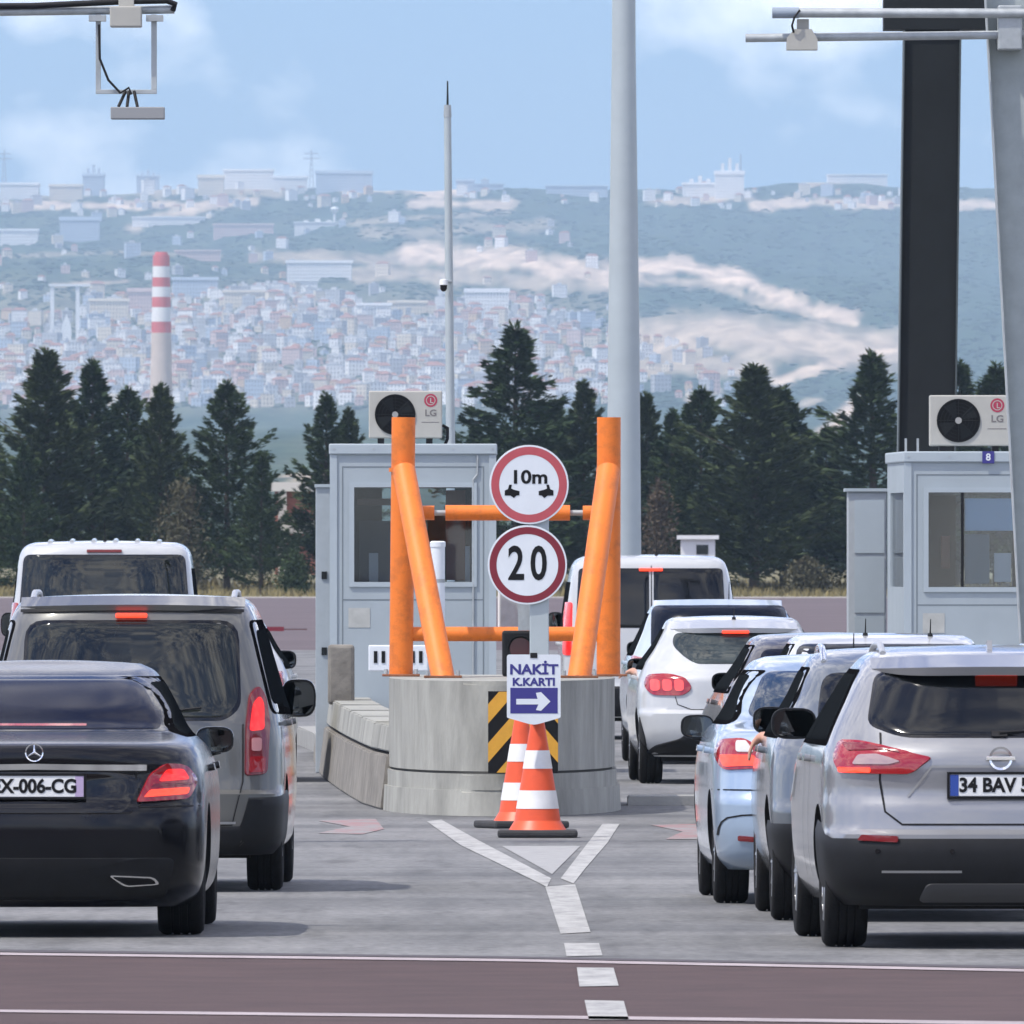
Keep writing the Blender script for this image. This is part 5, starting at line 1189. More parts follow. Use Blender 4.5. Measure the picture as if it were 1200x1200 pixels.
# ---- black saloon, near left
def black_saloon():
    Yw = GY(1095); ov = 1.0; s = F/(Yw-ov); X = (40-CX)/s
    rows = [(.16, .16, 4.45, .80, .7, 3.4), (.24, .08, 4.6, .87, .62, 3.4), (.40, .02, 4.68, .90, .6, 3.3), (.58, .0, 4.69, .905, .6, 3.2), (.68, .015, 4.66, .905, .62, 3.2), (.71, .04, 4.62, .905, .62, 3.2),
            (.85, .05, 4.4, .895, .66, 3.0), (.93, .03, 4.1, .875, .7, 2.9), (.985, .035, 3.8, .85, .75, 2.8), (1.01, .07, 3.6, .83, .78, 2.7), (1.03, .22, 3.45, .81, .8, 2.6), (1.05, .45, 3.35, .79, .85, 2.5), (1.075, .68, 3.25, .765, .8, 2.5),
            (1.2, 1.02, 3.02, .70, .6, 2.7), (1.33, 1.45, 2.8, .625, .5, 2.8), (1.39, 1.75, 2.65, .575, .5, 2.7), (1.425, 2.05, 2.5, .50, .4, 2.5)]
    pm = paint('black', (.002, .0025, .005), .0, .25)
    c = Car('parked_car', 'black saloon car with French-style plate EX-006-CG at lower left', 'car', (X, Yw-ov, 0), -.006, rows, pm, (ov, ov+2.84), wheel_r=.325, wheel_w=.245, Lf=1.2)
    c.patch('window_surround', rounded([(-.70, 1.075), (.70, 1.075), (.545, 1.365), (-.545, 1.365)], [.05, .05, .09, .09]), M_gloss, off=.002, rings=8)
    c.patch('rear_window', rounded([(-.655, 1.085), (.655, 1.085), (.52, 1.345), (-.52, 1.345)], [.06, .06, .10, .10]), mat('blue_tinted_glass', (.004, .006, .017), .16, spec=.10), off=.006, rings=8)
    c.strip('reflection_strip', [(-.35, 1.105), (.25, 1.105)], .012, M_tailred, off=.008)
    c.strip('chrome_strip', [(-.58, .893), (0, .903), (.58, .893)], .028, M_chrome, off=.018)
    for k, t in enumerate(c.both('tail_light', rounded([(.53, .71), (.80, .725), (.845, .82), (.79, .905), (.68, .915), (.60, .86)], [.02, .03, .03, .04, .03, .03]), M_tailred, off=.014, c=(.70, .80))):
        sg = -1 if k == 0 else 1
        c.patch('lit_element', [(x*sg, z) for x, z in rounded([(.565, .735), (.79, .75), (.80, .785), (.60, .775)], .012)], M_litor, off=.018, parent=t, rings=3)
        c.patch('lit_element', [(x*sg, z) for x, z in rounded([(.64, .815), (.80, .825), (.765, .885), (.68, .885)], .02)], M_lit, off=.018, parent=t, rings=3)
    for x in (-.66, -.28, .28, .66): c.patch('parking_sensor', [(x+.013*math.cos(a), .56+.013*math.sin(a)) for a in [k*math.pi/6 for k in range(12)]], M_gloss, off=.006, rings=2)
    for t, sg in zip([o for o in c.root.children if o.name.startswith('tail_light')], (-1, 1)): c.patch('dark_lens', [(x*sg, z) for x, z in rounded([(.60, .788), (.81, .795), (.82, .808), (.62, .806)], .005)], M_taildark, off=.018, parent=t, rings=2)
    c.patch('plate_recess', rounded([(-.47, .65), (.47, .65), (.58, .84), (.40, .872), (-.40, .872), (-.58, .84)], .05), M_gloss, off=.004)
    c.plate(.795, 'EX-006-CG', blue=True, blueR=True)
    c.strip('boot_gap', [(-.52, .905), (-.56, .70), (-.50, .655), (.50, .655), (.56, .70), (.52, .905)], .008, M_ink)
    c.strip('bumper_gap', [(-.86, .69), (-.55, .685)], .007, M_ink); c.strip('bumper_gap', [(.55, .685), (.86, .69)], .007, M_ink)
    c.patch('diffuser', rounded([(-.68, .20), (.68, .20), (.74, .42), (-.74, .42)], .05), M_black, off=.006)
    for t in c.both('exhaust_trim', rounded([(.38, .335), (.62, .325), (.655, .285), (.47, .272)], .03), M_chrome, off=.016): pass
    for t in c.both('exhaust_opening', rounded([(.40, .327), (.61, .317), (.635, .290), (.48, .281)], .02), M_ink, off=.019): pass
    y = c.hit(0, .975)[0].y; star = bmesh.new()
    lathe(star, [(.042, y-.02), (.048, y-.022), (.048, y-.008), (.042, y-.008), (.042, y-.02)], 28, 'y', c=(0, 0, .972))
    for k in range(3):
        a = math.pi/2+k*2*math.pi/3; tube(star, (0, y-.018, .972), (.043*math.cos(a), y-.014, .972+.043*math.sin(a)), .007, .003, 6)
    obj('emblem', star, M_chrome, c.root)
    c.side_glass([rounded([(1.15, 1.06), (2.2, 1.06), (2.2, 1.33), (1.65, 1.33)], .04), rounded([(2.26, 1.06), (3.25, 1.05), (2.75, 1.34), (2.26, 1.34)], .04)], pillar=rounded([(1.0, 1.045), (3.4, 1.035), (2.75, 1.36), (1.62, 1.36)], .05))
    c.handles([1.35, 2.35], .86); c.mirrors(3.02, 1.01, pm, .21, .145, gap=-.075); c.underside(4.6, .7)
    c.strip('mirror_trim', [(2.0, 1.03), (3.2, 1.03)], .012, M_chrome, side=1)
black_saloon()

# ---- grey people carrier, left
def grey_van():
    Yw = GY(1043); ov = .85; s = F/(Yw-ov); X = (153-CX)/s; H = 1.79
    rows = [(.22, .10, 4.2, .84, .6, 3.6), (.30, .02, 4.35, .90, .5, 3.6), (.5, .0, 4.40, .92, .45, 3.6), (.585, .0, 4.40, .925, .45, 3.6), (.61, .045, 4.38, .925, .45, 3.6), (.85, .055, 4.3, .92, .45, 3.5), (1.0, .06, 4.1, .905, .45, 3.5),
            (1.08, .075, 3.6, .89, .45, 3.5), (1.15, .085, 3.3, .872, .45, 3.4), (1.4, .125, 2.95, .805, .45, 3.3), (1.62, .175, 2.6, .745, .45, 3.3), (1.69, .21, 2.4, .715, .48, 3.2), (1.735, .30, 2.25, .675, .5, 3.0), (1.755, .45, 2.1, .62, .5, 2.8)]
    pm = paint('grey', (.115, .115, .107), .3, .42)
    c = Car('parked_van', 'grey people carrier with roof rails queuing behind the black saloon', 'van', (X, Yw-ov, 0), -.0095, rows, pm, (ov, ov+2.78), wheel_r=.325, wheel_w=.215)
    c.patch('window_surround', rounded([(-.655, 1.10), (-.56, 1.02), (.56, 1.02), (.655, 1.10), (.635, 1.62), (-.635, 1.62)], [.12, .1, .1, .12, .12, .12]), M_gloss, off=.002, rings=8)
    c.patch('rear_window', rounded([(-.635, 1.12), (-.55, 1.04), (.55, 1.04), (.635, 1.12), (.615, 1.60), (-.615, 1.60)], [.12, .1, .1, .12, .12, .12]), mat('van_glass', (.016, .019, .017), .05, spec=.5, var=.6, vscale=2.0), off=.006, rings=8)
    c.spoiler(1.70, .67, .055, .03, pm); c.strip('spoiler_painted_shadow', [(-.66, 1.668), (0, 1.682), (.66, 1.668)], .018, M_ink, off=.012)  # black strip paints the shadow line under the spoiler
    c.brake_bar(1.648, .095, .030, y_out=.05)
    for k, t in enumerate(c.both('tail_light', rounded([(.675, .69), (.80, .70), (.815, 1.0), (.79, 1.16), (.75, 1.235), (.70, 1.18), (.68, 1.0)], .03), M_taildark, off=.02, c=(.745, .95))):
        sg = -1 if k == 0 else 1
        c.patch('lit_element', [(x*sg, z) for x, z in rounded([(.695, .955), (.782, .965), (.775, 1.12), (.75, 1.17), (.715, 1.12)], .025)], M_lit, off=.025, parent=t, rings=4)
        c.patch('reverse_lens', [(x*sg, z) for x, z in rounded([(.71, .84), (.765, .84), (.765, .92), (.71, .92)], .015)], mat('pink_lens', (.55, .25, .25), .15, coat=1), off=.025, parent=t, rings=3)
        c.patch('red_lens', [(x*sg, z) for x, z in rounded([(.695, .71), (.785, .715), (.79, .81), (.70, .81)], .02)], M_tailred, off=.024, parent=t, rings=3)
    c.strip('tailgate_gap', [(-.665, 1.0), (-.665, .66), (-.60, .40), (.60, .40), (.665, .66), (.665, 1.0)], .006, M_ink, off=.008)
    c.wrap('bumper', .23, lambda q: .60 if q > .22 else .40, M_black, off=.010, s0=.56)
    c.strip('bumper_trim', [(-.62, .415), (.62, .415)], .014, M_alloy, off=.016)
    c.plate(.72, None, back=.02); c.patch('plate_panel', rounded([(-.33, .63), (.33, .63), (.33, .84), (-.33, .84)], .04), pm, off=.010)  # raised patch in body paint around the number plate
    bm = bmesh.new(); y = c.hit(0, 1.05)[0].y; tube(bm, (.0, y-.02, 1.05), (.42, y-.03, 1.10), .010, .006, 6); obj('wiper', bm, M_black, c.root)
    c.side_glass([rounded([(.32, 1.12), (1.15, 1.12), (1.15, 1.56), (.42, 1.56)], .06), rounded([(1.22, 1.10), (2.2, 1.08), (2.2, 1.58), (1.22, 1.58)], .05), rounded([(2.26, 1.08), (3.15, 1.06), (2.72, 1.56), (2.26, 1.58)], .05)], pillar=rounded([(.26, 1.06), (3.3, 1.03), (2.75, 1.62), (.36, 1.62)], .06))
    c.handles([1.3, 2.35], .98); c.mirrors(2.95, 1.135, M_gloss, .215, .235); c.rails(.60, .62, 2.0, mat('rail_silver', (.5, .51, .52), .35, metal=.6)); c.underside(4.3, .7)
    c.strip('door_rail', [(.35, 1.0), (1.3, 1.0)], .02, M_black, side=1)
grey_van()

# ---- white van, far left
def white_van(px, roof_y, wheel_y, label, hw, H, theta, two_doors=False, ribs=True, plate=None):
    Yw = GY(wheel_y); ov = .95; s = F/(Yw-ov); X = (px-CX)/s
    L_ = 4.9
    rows = [(.24, .1, L_-.1, hw*.92, .5, 3.8), (.34, .02, L_, hw*.97, .42, 3.8), (.55, .0, L_, hw, .4, 3.8), (.62, .03, L_, hw, .4, 3.8), (1.0, .05, L_-.2, hw*.995, .4, 3.8), (1.15, .06, L_-.7, hw*.985, .4, 3.8), (1.3, .075, L_-1.1, hw*.965, .4, 3.7),
            (1.6, .105, L_-1.5, hw*.925, .4, 3.6), (H-.17, .15, L_-1.85, hw*.875, .4, 3.5), (H-.09, .18, L_-2.0, hw*.84, .42, 3.3), (H-.045, .24, L_-2.1, hw*.79, .45, 3.1), (H-.02, .36, L_-2.2, hw*.72, .5, 2.9)]
    pm = paint('white', (.46, .475, .485), 0, .4)
    c = Car('parked_van', label, 'van', (X, Yw-ov, 0), theta, rows, pm, (ov, ov+2.95), wheel_r=.33, wheel_w=.215)
    zt = H-.15; zb = 1.22
    if not two_doors:
        c.patch('window_surround', rounded([(-hw*.875, zb), (hw*.875, zb), (hw*.815, zt), (-hw*.815, zt)], .08), M_gloss, off=.002, rings=8)
        c.patch('rear_window', rounded([(-hw*.855, zb+.02), (hw*.855, zb+.02), (hw*.80, zt-.015), (-hw*.80, zt-.015)], .07), mat('van_glass', (.045, .052, .046), .03), off=.006, rings=8)
        bm = bmesh.new(); y = c.hit(0, zt+.045)[0].y; bx(bm, (-.19, y-.03, zt+.02), (.19, y+.05, zt+.055), .008); obj('brake_light', bm, M_taildark, c.root)
    else:
        for a, b in ((-hw*.83, -.02), (.03, hw*.83)):
            c.patch('rear_window', rounded([(a, zb), (b, zb), (b*(.96 if b > .1 else 1), zt), (a*(.96 if a < -.1 else 1), zt)], .05), M_glass, off=.006, rings=6)
        c.strip('door_gap', [(.005, .5), (.005, zt+.03)], .010, M_ink); c.brake_bar(zt-.015, .13, .035, y_out=.03)
    for t in c.both('tail_light', rounded([(hw*.88, .92), (hw*.965, .92), (hw*.945, 1.50), (hw*.865, 1.50)], .03), M_tailred if not two_doors else M_lit, off=.016): pass
    c.wrap('bumper', .26, lambda q: .60, M_black, off=.01, s0=.55)
    c.plate(.85, plate, back=.02)
    if ribs:
        for k in range(6):
            x = hw*(-.55+k*.22); bm = bmesh.new(); pts = []
            for j in range(9):
                y = .42+j*.27; hh = c.bvh.ray_cast(Vector((x, y, 5)), Vector((0, 0, -1)))[0]; pts.append((x, y, hh.z+.002))
            ptube(bm, pts, .028, 8); obj('roof_rib', bm, pm, c.root, smooth=60)
    c.side_glass([rounded([(.4, 1.22), (1.3, 1.22), (1.3, H-.3), (.45, H-.3)], .05), rounded([(1.4, 1.2), (2.5, 1.2), (2.5, H-.3), (1.4, H-.3)], .05), rounded([(2.6, 1.18), (3.6, 1.18), (3.1, H-.32), (2.6, H-.3)], .05)])
    c.handles([1.5, 2.7], 1.02); c.mirrors(3.45, 1.25, M_black, .2, .27); c.underside(4.8, .75); c.antenna(0 if not two_doors else .07, .75, .22)
    return c
white_van(122, 633, 868, 'white van with ribbed roof ahead of the grey people carrier', 1.07, 2.17, .010, plate=None)
white_van(763, 650, 866, 'white twin-door van farthest up the right queue beside the signs', .985, 2.02, .010, two_doors=True, ribs=False, plate=None)

# ---- hatchbacks
def rx(px, Y): return (px-CX)*Y/F
def hatch(label, Xc, Yrear, theta, H, L_, W, pm, name='parked_car', **kw):
    r = hatch_rows(H, L_, W, **kw); return Car(name, label, 'car', (Xc, Yrear, 0), theta, r, pm, (.72, .72+L_*.62), wheel_r=.31, wheel_w=.205)
def white_hatch_hidden():
    pm = paint('white', (.46, .475, .485)); Y = 166; c = hatch('white car ahead of the grey people carrier, only its mirror and flank showing', -2.82, Y, -.012, 1.46, 4.1, .87, pm)
    c.patch('rear_window', rounded([(-.60, 1.03), (.60, 1.03), (.54, 1.32), (-.54, 1.32)], .08), M_glass); c.both('tail_light', rounded([(.5, .78), (.80, .8), (.78, .98), (.56, .95)], .03), M_tailred, off=.014)
    finish_side(c, .6, 3.1, 1.0, 1.36); c.mirrors(2.75, 1.07, M_black, .22, .17, gap=.10); c.wrap('bumper', .25, lambda q: .5, M_black, off=.008, s0=.55); c.plate(.7, None); c.underside(4.0, .65)
white_hatch_hidden()
def white_clio():
    Y = GY(918)-.72; pm = paint('white', (.46, .475, .485)); c = hatch('white hatchback with lit tail lights beside the bullnose', rx(864, Y), Y, .028, 1.475, 4.06, .875, pm, belt=1.0, ws=.70, yw=.14, ywt=.46)
    c.patch('rear_window', rounded([(-.555, 1.22), (-.46, 1.12), (-.36, 1.055), (.36, 1.055), (.46, 1.12), (.555, 1.22), (.53, 1.325), (-.53, 1.325)], [.05, .05, .08, .08, .05, .05, .05, .05]), M_glass2, off=.006, rings=8)
    c.spoiler(1.36, .56, .09, .04, pm); c.brake_bar(1.335, .12, .028, M_litor, .06)
    for k, t in enumerate(c.both('tail_light', rounded([(.385, .84), (.47, .775), (.74, .78), (.805, .86), (.78, .955), (.60, .965), (.44, .93)], .05), M_tailred, off=.016, c=(.6, .87))):
        sg = -1 if k == 0 else 1
        for q in (.50, .60, .70): c.patch('lit_element', [(x*sg, z) for x, z in rounded([(q-.04, .82), (q+.04, .815), (q+.045, .92), (q-.035, .915)], .03)], M_litpink, off=.022, parent=t, rings=3)
    c.strip('tailgate_gap', [(-.54, .77), (-.52, .70), (-.40, .655), (.40, .655), (.52, .70), (.54, .77)], .008, M_ink)
    c.patch('lower_bumper', rounded([(-.80, .26), (.80, .26), (.72, .34), (.50, .40), (.36, .52), (-.36, .52), (-.50, .40), (-.72, .34)], .04), M_black, off=.012, rings=6)
    c.patch('corner_vent', rounded([(-.835, .28), (-.77, .28), (-.80, .42), (-.845, .60)], .02), M_black, off=.008); c.patch('corner_vent', rounded([(.835, .28), (.77, .28), (.80, .42), (.845, .60)], .02), M_black, off=.008)
    c.plate(.60, None); finish_side(c, .62, 3.05, 1.0, 1.36); c.mirrors(2.72, 1.02, M_black); c.antenna(0, .75, .10); c.underside(4.0, .65)
white_clio()
def pale_blue_suv():
    Y = GY(895)-.7; pm = paint('ice_white', (.42, .50, .58)); c = hatch('ice white car with black upper tailgate ahead of the white hatchback', rx(845, Y), Y, .02, 1.575, 4.2, .90, pm, belt=1.05, ws=.74, ywt=.44)
    c.patch('rear_window', rounded([(-.66, 1.1), (.66, 1.1), (.635, 1.505), (-.635, 1.505)], .06), mat('navy_glass', (.005, .008, .018), .2, spec=.1), off=.03); c.spoiler(1.52, .62, .07, .02, pm); c.both('tail_light', rounded([(.6, .8), (.85, .82), (.84, 1.05), (.70, 1.0)], .03), M_tailred, off=.014)
    finish_side(c, .6, 3.1, 1.04, 1.45); c.mirrors(2.8, 1.1, M_black); c.wrap('bumper', .25, lambda q: .5, M_black, off=.008, s0=.55); c.plate(.7, None); c.underside(4.0, .65); c.antenna(.1, .8, .2)
pale_blue_suv()
def taupe_car():
    Y = 139; pm = paint('taupe', (.050, .044, .044), .2); c = hatch('dark taupe car between the white hatchback and the silver queue', rx(985, Y), Y, .040, 1.43, 4.3, .88, pm, belt=.98, ws=.72)
    c.patch('rear_window', rounded([(-.60, 1.03), (.60, 1.03), (.55, 1.31), (-.55, 1.31)], .07), mat('blue_tinted_glass', (.010, .016, .035), .03)); c.both('tail_light', rounded([(.55, .78), (.83, .8), (.81, .96), (.60, .93)], .03), M_tailred, off=.014)
    finish_side(c, .55, 3.2, .98, 1.34); c.mirrors(2.85, 1.05, M_black); c.wrap('bumper', .25, lambda q: .45, M_black, off=.008, s0=.55); c.plate(.72, None); c.underside(4.1, .65)
taupe_car()
def white_roof_car():
    Y = 132; pm = paint('white', (.46, .475, .485)); c = hatch('white car mostly hidden, its roof showing above the silver cars', rx(1043, Y), Y, .03, 1.455, 4.3, .89, pm, belt=1.0, ws=.76, rw=.66)
    c.patch('rear_window', rounded([(-.66, 1.05), (.66, 1.05), (.62, 1.38), (-.62, 1.38)], .08), M_glass); c.both('tail_light', rounded([(.6, .78), (.84, .8), (.82, 1.0), (.66, .95)], .03), M_tailred, off=.014)
    finish_side(c, .6, 3.2, 1.0, 1.38); c.mirrors(2.85, 1.06, M_black); c.wrap('bumper', .25, lambda q: .5, M_black, off=.008, s0=.55); c.plate(.7, None); c.antenna(-.13, .9, .12); c.antenna(.33, .9, .12); c.underside(4.1, .65)
white_roof_car()
def blue_saloon():
    Yw = GY(1058); Y = Yw-.85; pm = paint('ice_blue', (.36, .46, .58), .45, .35); Xc = rx(838, Yw)+.85
    rows = [(.20, .14, 4.2, .80, .7, 3.3), (.28, .05, 4.3, .85, .6, 3.3), (.45, .0, 4.35, .87, .58, 3.2), (.60, .0, 4.35, .875, .58, 3.2), (.64, .035, 4.3, .875, .58, 3.2), (.80, .05, 4.1, .87, .6, 3.0), (.93, .05, 3.75, .85, .65, 2.9), (.985, .08, 3.45, .83, .7, 2.8),
            (1.01, .22, 3.3, .81, .72, 2.7), (1.035, .42, 3.2, .79, .75, 2.6), (1.06, .56, 3.1, .77, .7, 2.6), (1.2, .85, 2.85, .70, .55, 2.8), (1.33, 1.2, 2.6, .63, .5, 2.8), (1.385, 1.45, 2.45, .58, .5, 2.7), (1.415, 1.7, 2.3, .50, .4, 2.6)]
    c = Car('parked_car', 'ice blue saloon with lit tail light in the right queue, third from the front edge', 'car', (Xc, Y, 0), .024, rows, pm, (.85, .85+2.47), wheel_r=.305, wheel_w=.20)
    c.patch('rear_window', rounded([(-.655, 1.07), (.655, 1.07), (.53, 1.335), (-.53, 1.335)], .07), mat('sky_glass', (.02, .035, .06), .08, spec=.6), off=.006, rings=8)
    for k, t in enumerate(c.both('tail_light', rounded([(.55, .785), (.80, .77), (.845, .86), (.81, .945), (.68, .955), (.58, .90)], .035), M_tailred, off=.016, c=(.70, .86))):
        sg = -1 if k == 0 else 1; c.patch('lit_element', [(x*sg, z) for x, z in rounded([(.60, .80), (.79, .79), (.81, .86), (.62, .86)], .02)], M_litor, off=.022, parent=t, rings=3)
        c.patch('clear_lens', [(x*sg, z) for x, z in rounded([(.62, .875), (.72, .875), (.72, .935), (.66, .935)], .015)], M_clear, off=.022, parent=t, rings=3)
    c.strip('bumper_gap', [(-.87, .66), (.87, .66)], .008, M_ink); c.strip('boot_gap', [(-.55, .96), (-.56, .66), (.56, .66), (.55, .96)], .008, M_ink)
    c.strip('bumper_crease', [(-.83, .40), (-.825, .44), (-.81, .475), (-.78, .50), (-.70, .515), (-.60, .52)], .010, M_black, off=.004)
    c.both('reflector', rounded([(.58, .36), (.72, .37), (.72, .40), (.58, .39)], .01), M_taildark, off=.01)
    c.side_glass([rounded([(.95, 1.05), (1.9, 1.05), (1.9, 1.31), (1.4, 1.31)], .04), rounded([(1.96, 1.05), (2.95, 1.04), (2.5, 1.32), (1.96, 1.32)], .04)], pillar=rounded([(.85, 1.03), (3.05, 1.02), (2.5, 1.34), (1.36, 1.34)], .05))
    c.handles([1.1, 2.1], .86); c.mirrors(2.78, 1.0, M_black, .2, .14, gap=-.07); c.plate(.80, None); c.underside(4.2, .65); c.antenna(0, 1.6, .15)
blue_saloon()
def grey_suv():
    Yw = GY(1078); Y = Yw-.75; pm = paint('blue_grey', (.14, .16, .18), .5, .35); Xc = rx(903, Yw)+.87
    c = Car('parked_car', 'blue-grey car squeezed between the silver crossover and the ice blue saloon', 'car', (Xc, Y, 0), .020, hatch_rows(1.50, 4.2, .89, belt=1.02, ws=.74, ywt=.5), pm, (.75, .75+2.6), wheel_r=.32, wheel_w=.21)
    c.patch('rear_window', rounded([(-.62, 1.07), (.62, 1.07), (.57, 1.36), (-.57, 1.36)], .08), M_glass); c.both('tail_light', rounded([(.42, .84), (.66, .86), (.64, 1.0), (.48, .97)], .03), M_tailred, off=.014)
    finish_side(c, .55, 3.15, 1.0, 1.39); c.mirrors(2.8, 1.08, M_black, .21, .155, gap=.05); c.wrap('bumper', .25, lambda q: .55, M_black, off=.008, s0=.55); c.rails(.56, .8, 2.2, M_chrome); c.plate(.72, None); c.underside(4.1, .65)
grey_suv()
def silver_crossover():
    Yw = GY(1109); ov = .80; Y = Yw-ov; X = rx(1178, Y); pm = paint('silver', (.285, .29, .30), .55, .38); W = .905
    rows = [(.22, .14, 4.2, .80, .7, 3.3), (.32, .04, 4.33, .87, .6, 3.3), (.48, .0, 4.38, .90, .55, 3.2), (.585, .0, 4.38, W, .55, 3.2), (.61, .035, 4.36, W, .55, 3.2), (.72, .05, 4.3, W, .55, 3.1), (.80, .075, 4.15, .90, .56, 3.1), (.93, .06, 3.9, .895, .58, 3.0), (1.0, .075, 3.6, .885, .6, 3.0),
            (1.055, .12, 3.3, .868, .62, 2.9), (1.10, .17, 3.15, .85, .62, 2.9), (1.25, .29, 2.85, .775, .6, 2.9), (1.40, .42, 2.5, .695, .58, 2.9), (1.46, .52, 2.35, .65, .58, 2.8), (1.505, .72, 2.15, .585, .58, 2.7), (1.525, .95, 2.0, .51, .55, 2.5)]
    c = Car('parked_car', 'silver crossover with plate 34 BAV at the lower right', 'car', (X-.02, Y, 0), .038, rows, pm, (ov, ov+2.65), wheel_r=.34, wheel_w=.225)
    c.patch('window_surround', rounded([(-.665, 1.14), (-.50, 1.075), (.50, 1.075), (.665, 1.14), (.61, 1.41), (-.61, 1.41)], [.05, .1, .1, .05, .06, .06]), M_gloss, off=.002, rings=8)
    c.patch('rear_window', rounded([(-.65, 1.15), (-.49, 1.09), (.49, 1.09), (.65, 1.15), (.60, 1.395), (-.60, 1.395)], [.05, .1, .1, .05, .06, .06]), M_glass, off=.006, rings=8)
    c.spoiler(1.425, .62, .14, .04, pm); c.brake_bar(1.405, .11, .026, M_litor, .09)
    for k, t in enumerate(c.both('tail_light', rounded([(.345, .975), (.45, .893), (.80, .893), (.835, .965), (.80, 1.06), (.70, 1.055)], [.02, .03, .03, .04, .03, .04]), M_tailred, off=.016, c=(.66, .96))):
        sg = -1 if k == 0 else 1
        c.patch('clear_lens', [(x*sg, z) for x, z in rounded([(.50, .955), (.56, .938), (.74, .938), (.71, .985), (.62, .99)], .015)], mat('smoked_lens', (.36, .25, .25), .12, coat=1), off=.022, parent=t, rings=4)
        c.patch('lit_element', [(x*sg, z) for x, z in rounded([(.65, .898), (.80, .898), (.805, .925), (.65, .925)], .008)], M_litor, off=.022, parent=t, rings=3)
    for t, sg in zip([o for o in c.root.children if o.name.startswith('tail_light')], (-1, 1)):
        c.patch('dark_lens', [(x*sg, z) for x, z in rounded([(.50, .998), (.62, 1.005), (.76, 1.0), (.785, 1.04), (.70, 1.04)], .012)], M_taildark, off=.021, parent=t, rings=3)
    for x in (-.62, -.25, .25, .62): c.patch('parking_sensor', [(x+.013*math.cos(a), .50+.013*math.sin(a)) for a in [k*math.pi/6 for k in range(12)]], M_gloss, off=.018, rings=2)
    c.strip('tailgate_gap', [(-.60, 1.10), (-.61, .86), (-.585, .70), (-.50, .635), (.50, .635), (.585, .70), (.61, .86), (.60, 1.10)], .010, M_ink)
    c.patch('plate_recess', rounded([(-.44, .76), (.44, .76), (.33, .925), (-.33, .925)], .03), pm, off=-.004, edge=.02)
    c.strip('tailgate_crease', [(-.47, .775), (-.35, .93), (.35, .93), (.47, .775)], .012, mat('crease', (.30, .30, .295), .4, metal=.5), off=.004)
    c.plate(.835, '34 BAV 5', tx=-.052)
    y = c.hit(0, .97)[0].y; e = bmesh.new(); lathe(e, [(.048, y-.02), (.06, y-.022), (.06, y-.006), (.048, y-.006), (.048, y-.02)], 28, 'y', c=(0, 0, .972)); bx(e, (-.075, y-.024, .962), (.075, y-.012, .982), .003); obj('emblem', e, M_chrome, c.root)
    c.wrap('bumper', .23, lambda q: .575 if q < .40 else .575+(q-.40)*.6, M_black, off=.012, s0=.535)
    c.both('reflector', rounded([(.52, .545), (.72, .555), (.70, .585), (.52, .578)], .01), M_taildark, off=.02)
    c.strip('bumper_trim', [(-.60, .40), (-.20, .40)], .012, M_alloy, off=.018); c.strip('bumper_trim', [(.20, .40), (.60, .40)], .012, M_alloy, off=.018); c.patch('skid_plate', rounded([(-.42, .25), (.42, .25), (.38, .34), (-.38, .34)], .03), mat('dull_plastic', (.05, .05, .052), .5), off=.018)
    finish_side(c, .58, 3.25, 1.03, 1.42); c.mirrors(2.85, 1.125, M_black, .24, .165, gap=.035); c.rails(.545, 1.0, 2.3, mat('rail_silver', (.5, .51, .52), .35, metal=.6)); c.antenna(0, 1.0, fin=True); c.underside(4.3, .7)
    c.strip('wiper_base', [(-.04, 1.09), (.04, 1.09)], .03, M_black, off=.012)
    bm = bmesh.new(); p0 = c.hit(0, 1.10)[0]; p1 = c.hit(.40, 1.13)[0]; tube(bm, (p0.x, p0.y-.02, p0.z), (p1.x, p1.y-.02, p1.z), .010, .006, 6); obj('wiper', bm, M_black, c.root)
silver_crossover()

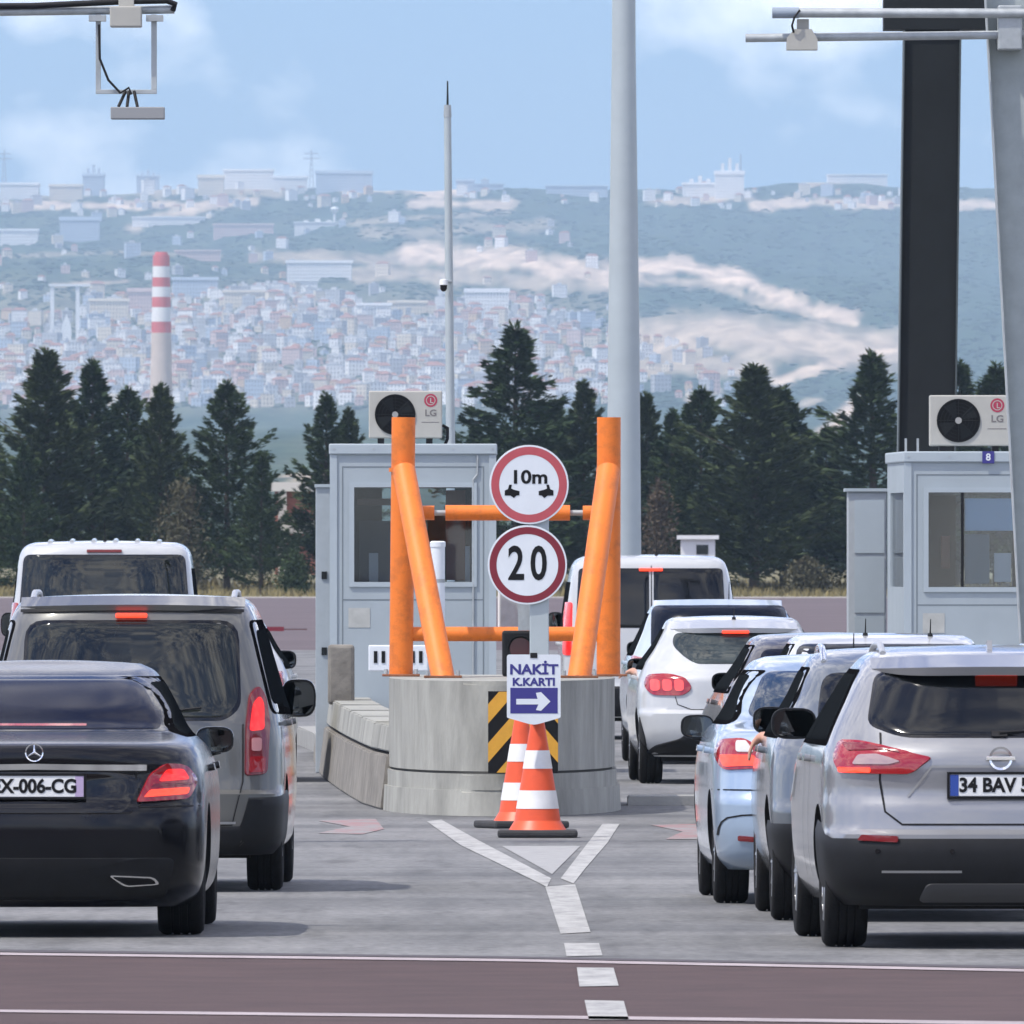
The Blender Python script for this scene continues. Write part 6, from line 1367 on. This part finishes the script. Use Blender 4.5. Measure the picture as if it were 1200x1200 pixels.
# ------------------------------------------------------------------ drivers whose hands show at the open windows
def driver(Xw, Yw, Zw, label, hang):
    """seated driver, left arm bent out over the window sill; Xw,Yw,Zw = where the hand rests"""
    me = bpy.data.meshes.new('person'); V = []; E = []; R = []
    def add(p, r, parent=None):
        V.append(p); R.append(r); i = len(V)-1
        if parent is not None: E.append((parent, i))
        return i
    bx_, by_ = .46, -.18    # body sits to the right of the hand, a little behind it
    pel = add((bx_, by_, -.42), .15); sp = add((bx_, by_+.02, -.15), .14, pel); ch = add((bx_, by_+.02, .08), .16, sp); nk = add((bx_, by_+.04, .26), .058, ch); hd = add((bx_, by_+.05, .38), .09, nk); tp = add((bx_, by_+.05, .47), .07, hd)
    for sg in (-1, 1):
        hip = add((bx_+sg*.11, by_+.12, -.44), .10, pel); kn = add((bx_+sg*.14, by_+.52, -.36), .075, hip); an = add((bx_+sg*.14, by_+.80, -.66), .05, kn); add((bx_+sg*.14, by_+.95, -.68), .04, an)
    shr = add((bx_+.18, by_+.02, .17), .075, ch); el = add((bx_+.22, by_+.22, -.05), .048, shr); add((bx_+.12, by_+.46, .02), .034, el)
    shl = add((bx_-.18, by_+.02, .17), .075, ch); ell = add((bx_-.34, by_-.02, -.03), .048, shl); wr = add((.035, -.01, .02 if hang else .015), .032, ell)
    pm_ = add((-.005, .0, -.005 if hang else .02), .036, wr)
    fing = ((-.03, -.030, .098), (-.012, -.012, .108), (.008, .012, .105), (.026, .032, .088))
    for k, (ox, oy, ln) in enumerate(fing):
        d = Vector((-.35, .0, -.93)) if hang else Vector((-.72, .35, -.35)); d.normalize()
        a = Vector(V[pm_])+Vector((-.012, oy, -.02)); m1 = a+d*ln*.5; m2 = m1+Vector((d.x+.25, d.y, d.z-.2)).normalized()*ln*.45
        i1 = add(tuple(a), .0105, pm_); i2 = add(tuple(m1), .0095, i1); add(tuple(m2), .008, i2)
    th = add((V[pm_][0]+.005, V[pm_][1]+.04, V[pm_][2]-.015), .012, pm_); add((V[pm_][0]-.025, V[pm_][1]+.062, V[pm_][2]-.04), .010, th)
    me.from_pydata(V, E, []); o = bpy.data.objects.new('person', me); C.objects.link(o)
    md = o.modifiers.new('skin', 'SKIN'); sub = o.modifiers.new('sub', 'SUBSURF'); sub.levels = 1; sub.render_levels = 1
    for v, r in zip(me.skin_vertices[0].data, R): v.radius = (r, r)
    me.skin_vertices[0].data[0].use_root = True
    bpy.context.view_layer.update(); dg = bpy.context.evaluated_depsgraph_get(); nm = bpy.data.meshes.new_from_object(o.evaluated_get(dg)); o.modifiers.clear(); o.data = nm
    nm.materials.clear(); nm.materials.append(M_skin); nm.materials.append(M_shirt)
    for p in nm.polygons:
        p.use_smooth = True; cc = p.center
        p.material_index = 1 if (cc.z < .22 and cc.x > .20) else 0
    o.location = (Xw, Yw, Zw); tag(o, label, 'person'); return o
Yd = GY(918)-.72+2.15; driver(rx(737, Yd), Yd, EYE-(788-HY)*Yd/F, 'driver resting a bare hand on the window sill of the white hatchback', False)
Yd = GY(1078)-.75+2.2; driver(rx(886, Yd), Yd, EYE-(866-HY)*Yd/F, 'driver with bare hand hanging out below the mirror of the blue-grey car', True)

# ------------------------------------------------------------------ haze over the whole place
bm = bmesh.new(); bx(bm, (-9200, -320, -8), (9200, 23300, 470)); hz = obj('haze', bm, None)
m = bpy.data.materials.new('haze_air'); m.use_nodes = True; t = m.node_tree; t.nodes.clear()
oo = t.nodes.new('ShaderNodeOutputMaterial'); pv = t.nodes.new('ShaderNodeVolumePrincipled')
pv.inputs['Color'].default_value = (.58, .79, 1.0, 1); pv.inputs['Density'].default_value = 4.8e-5; pv.inputs['Anisotropy'].default_value = -.3
t.links.new(pv.outputs[0], oo.inputs['Volume']); hz.data.materials.append(m); tag(hz, 'pale bluish haze hanging over plaza, town and hills', 'haze', kind='stuff')
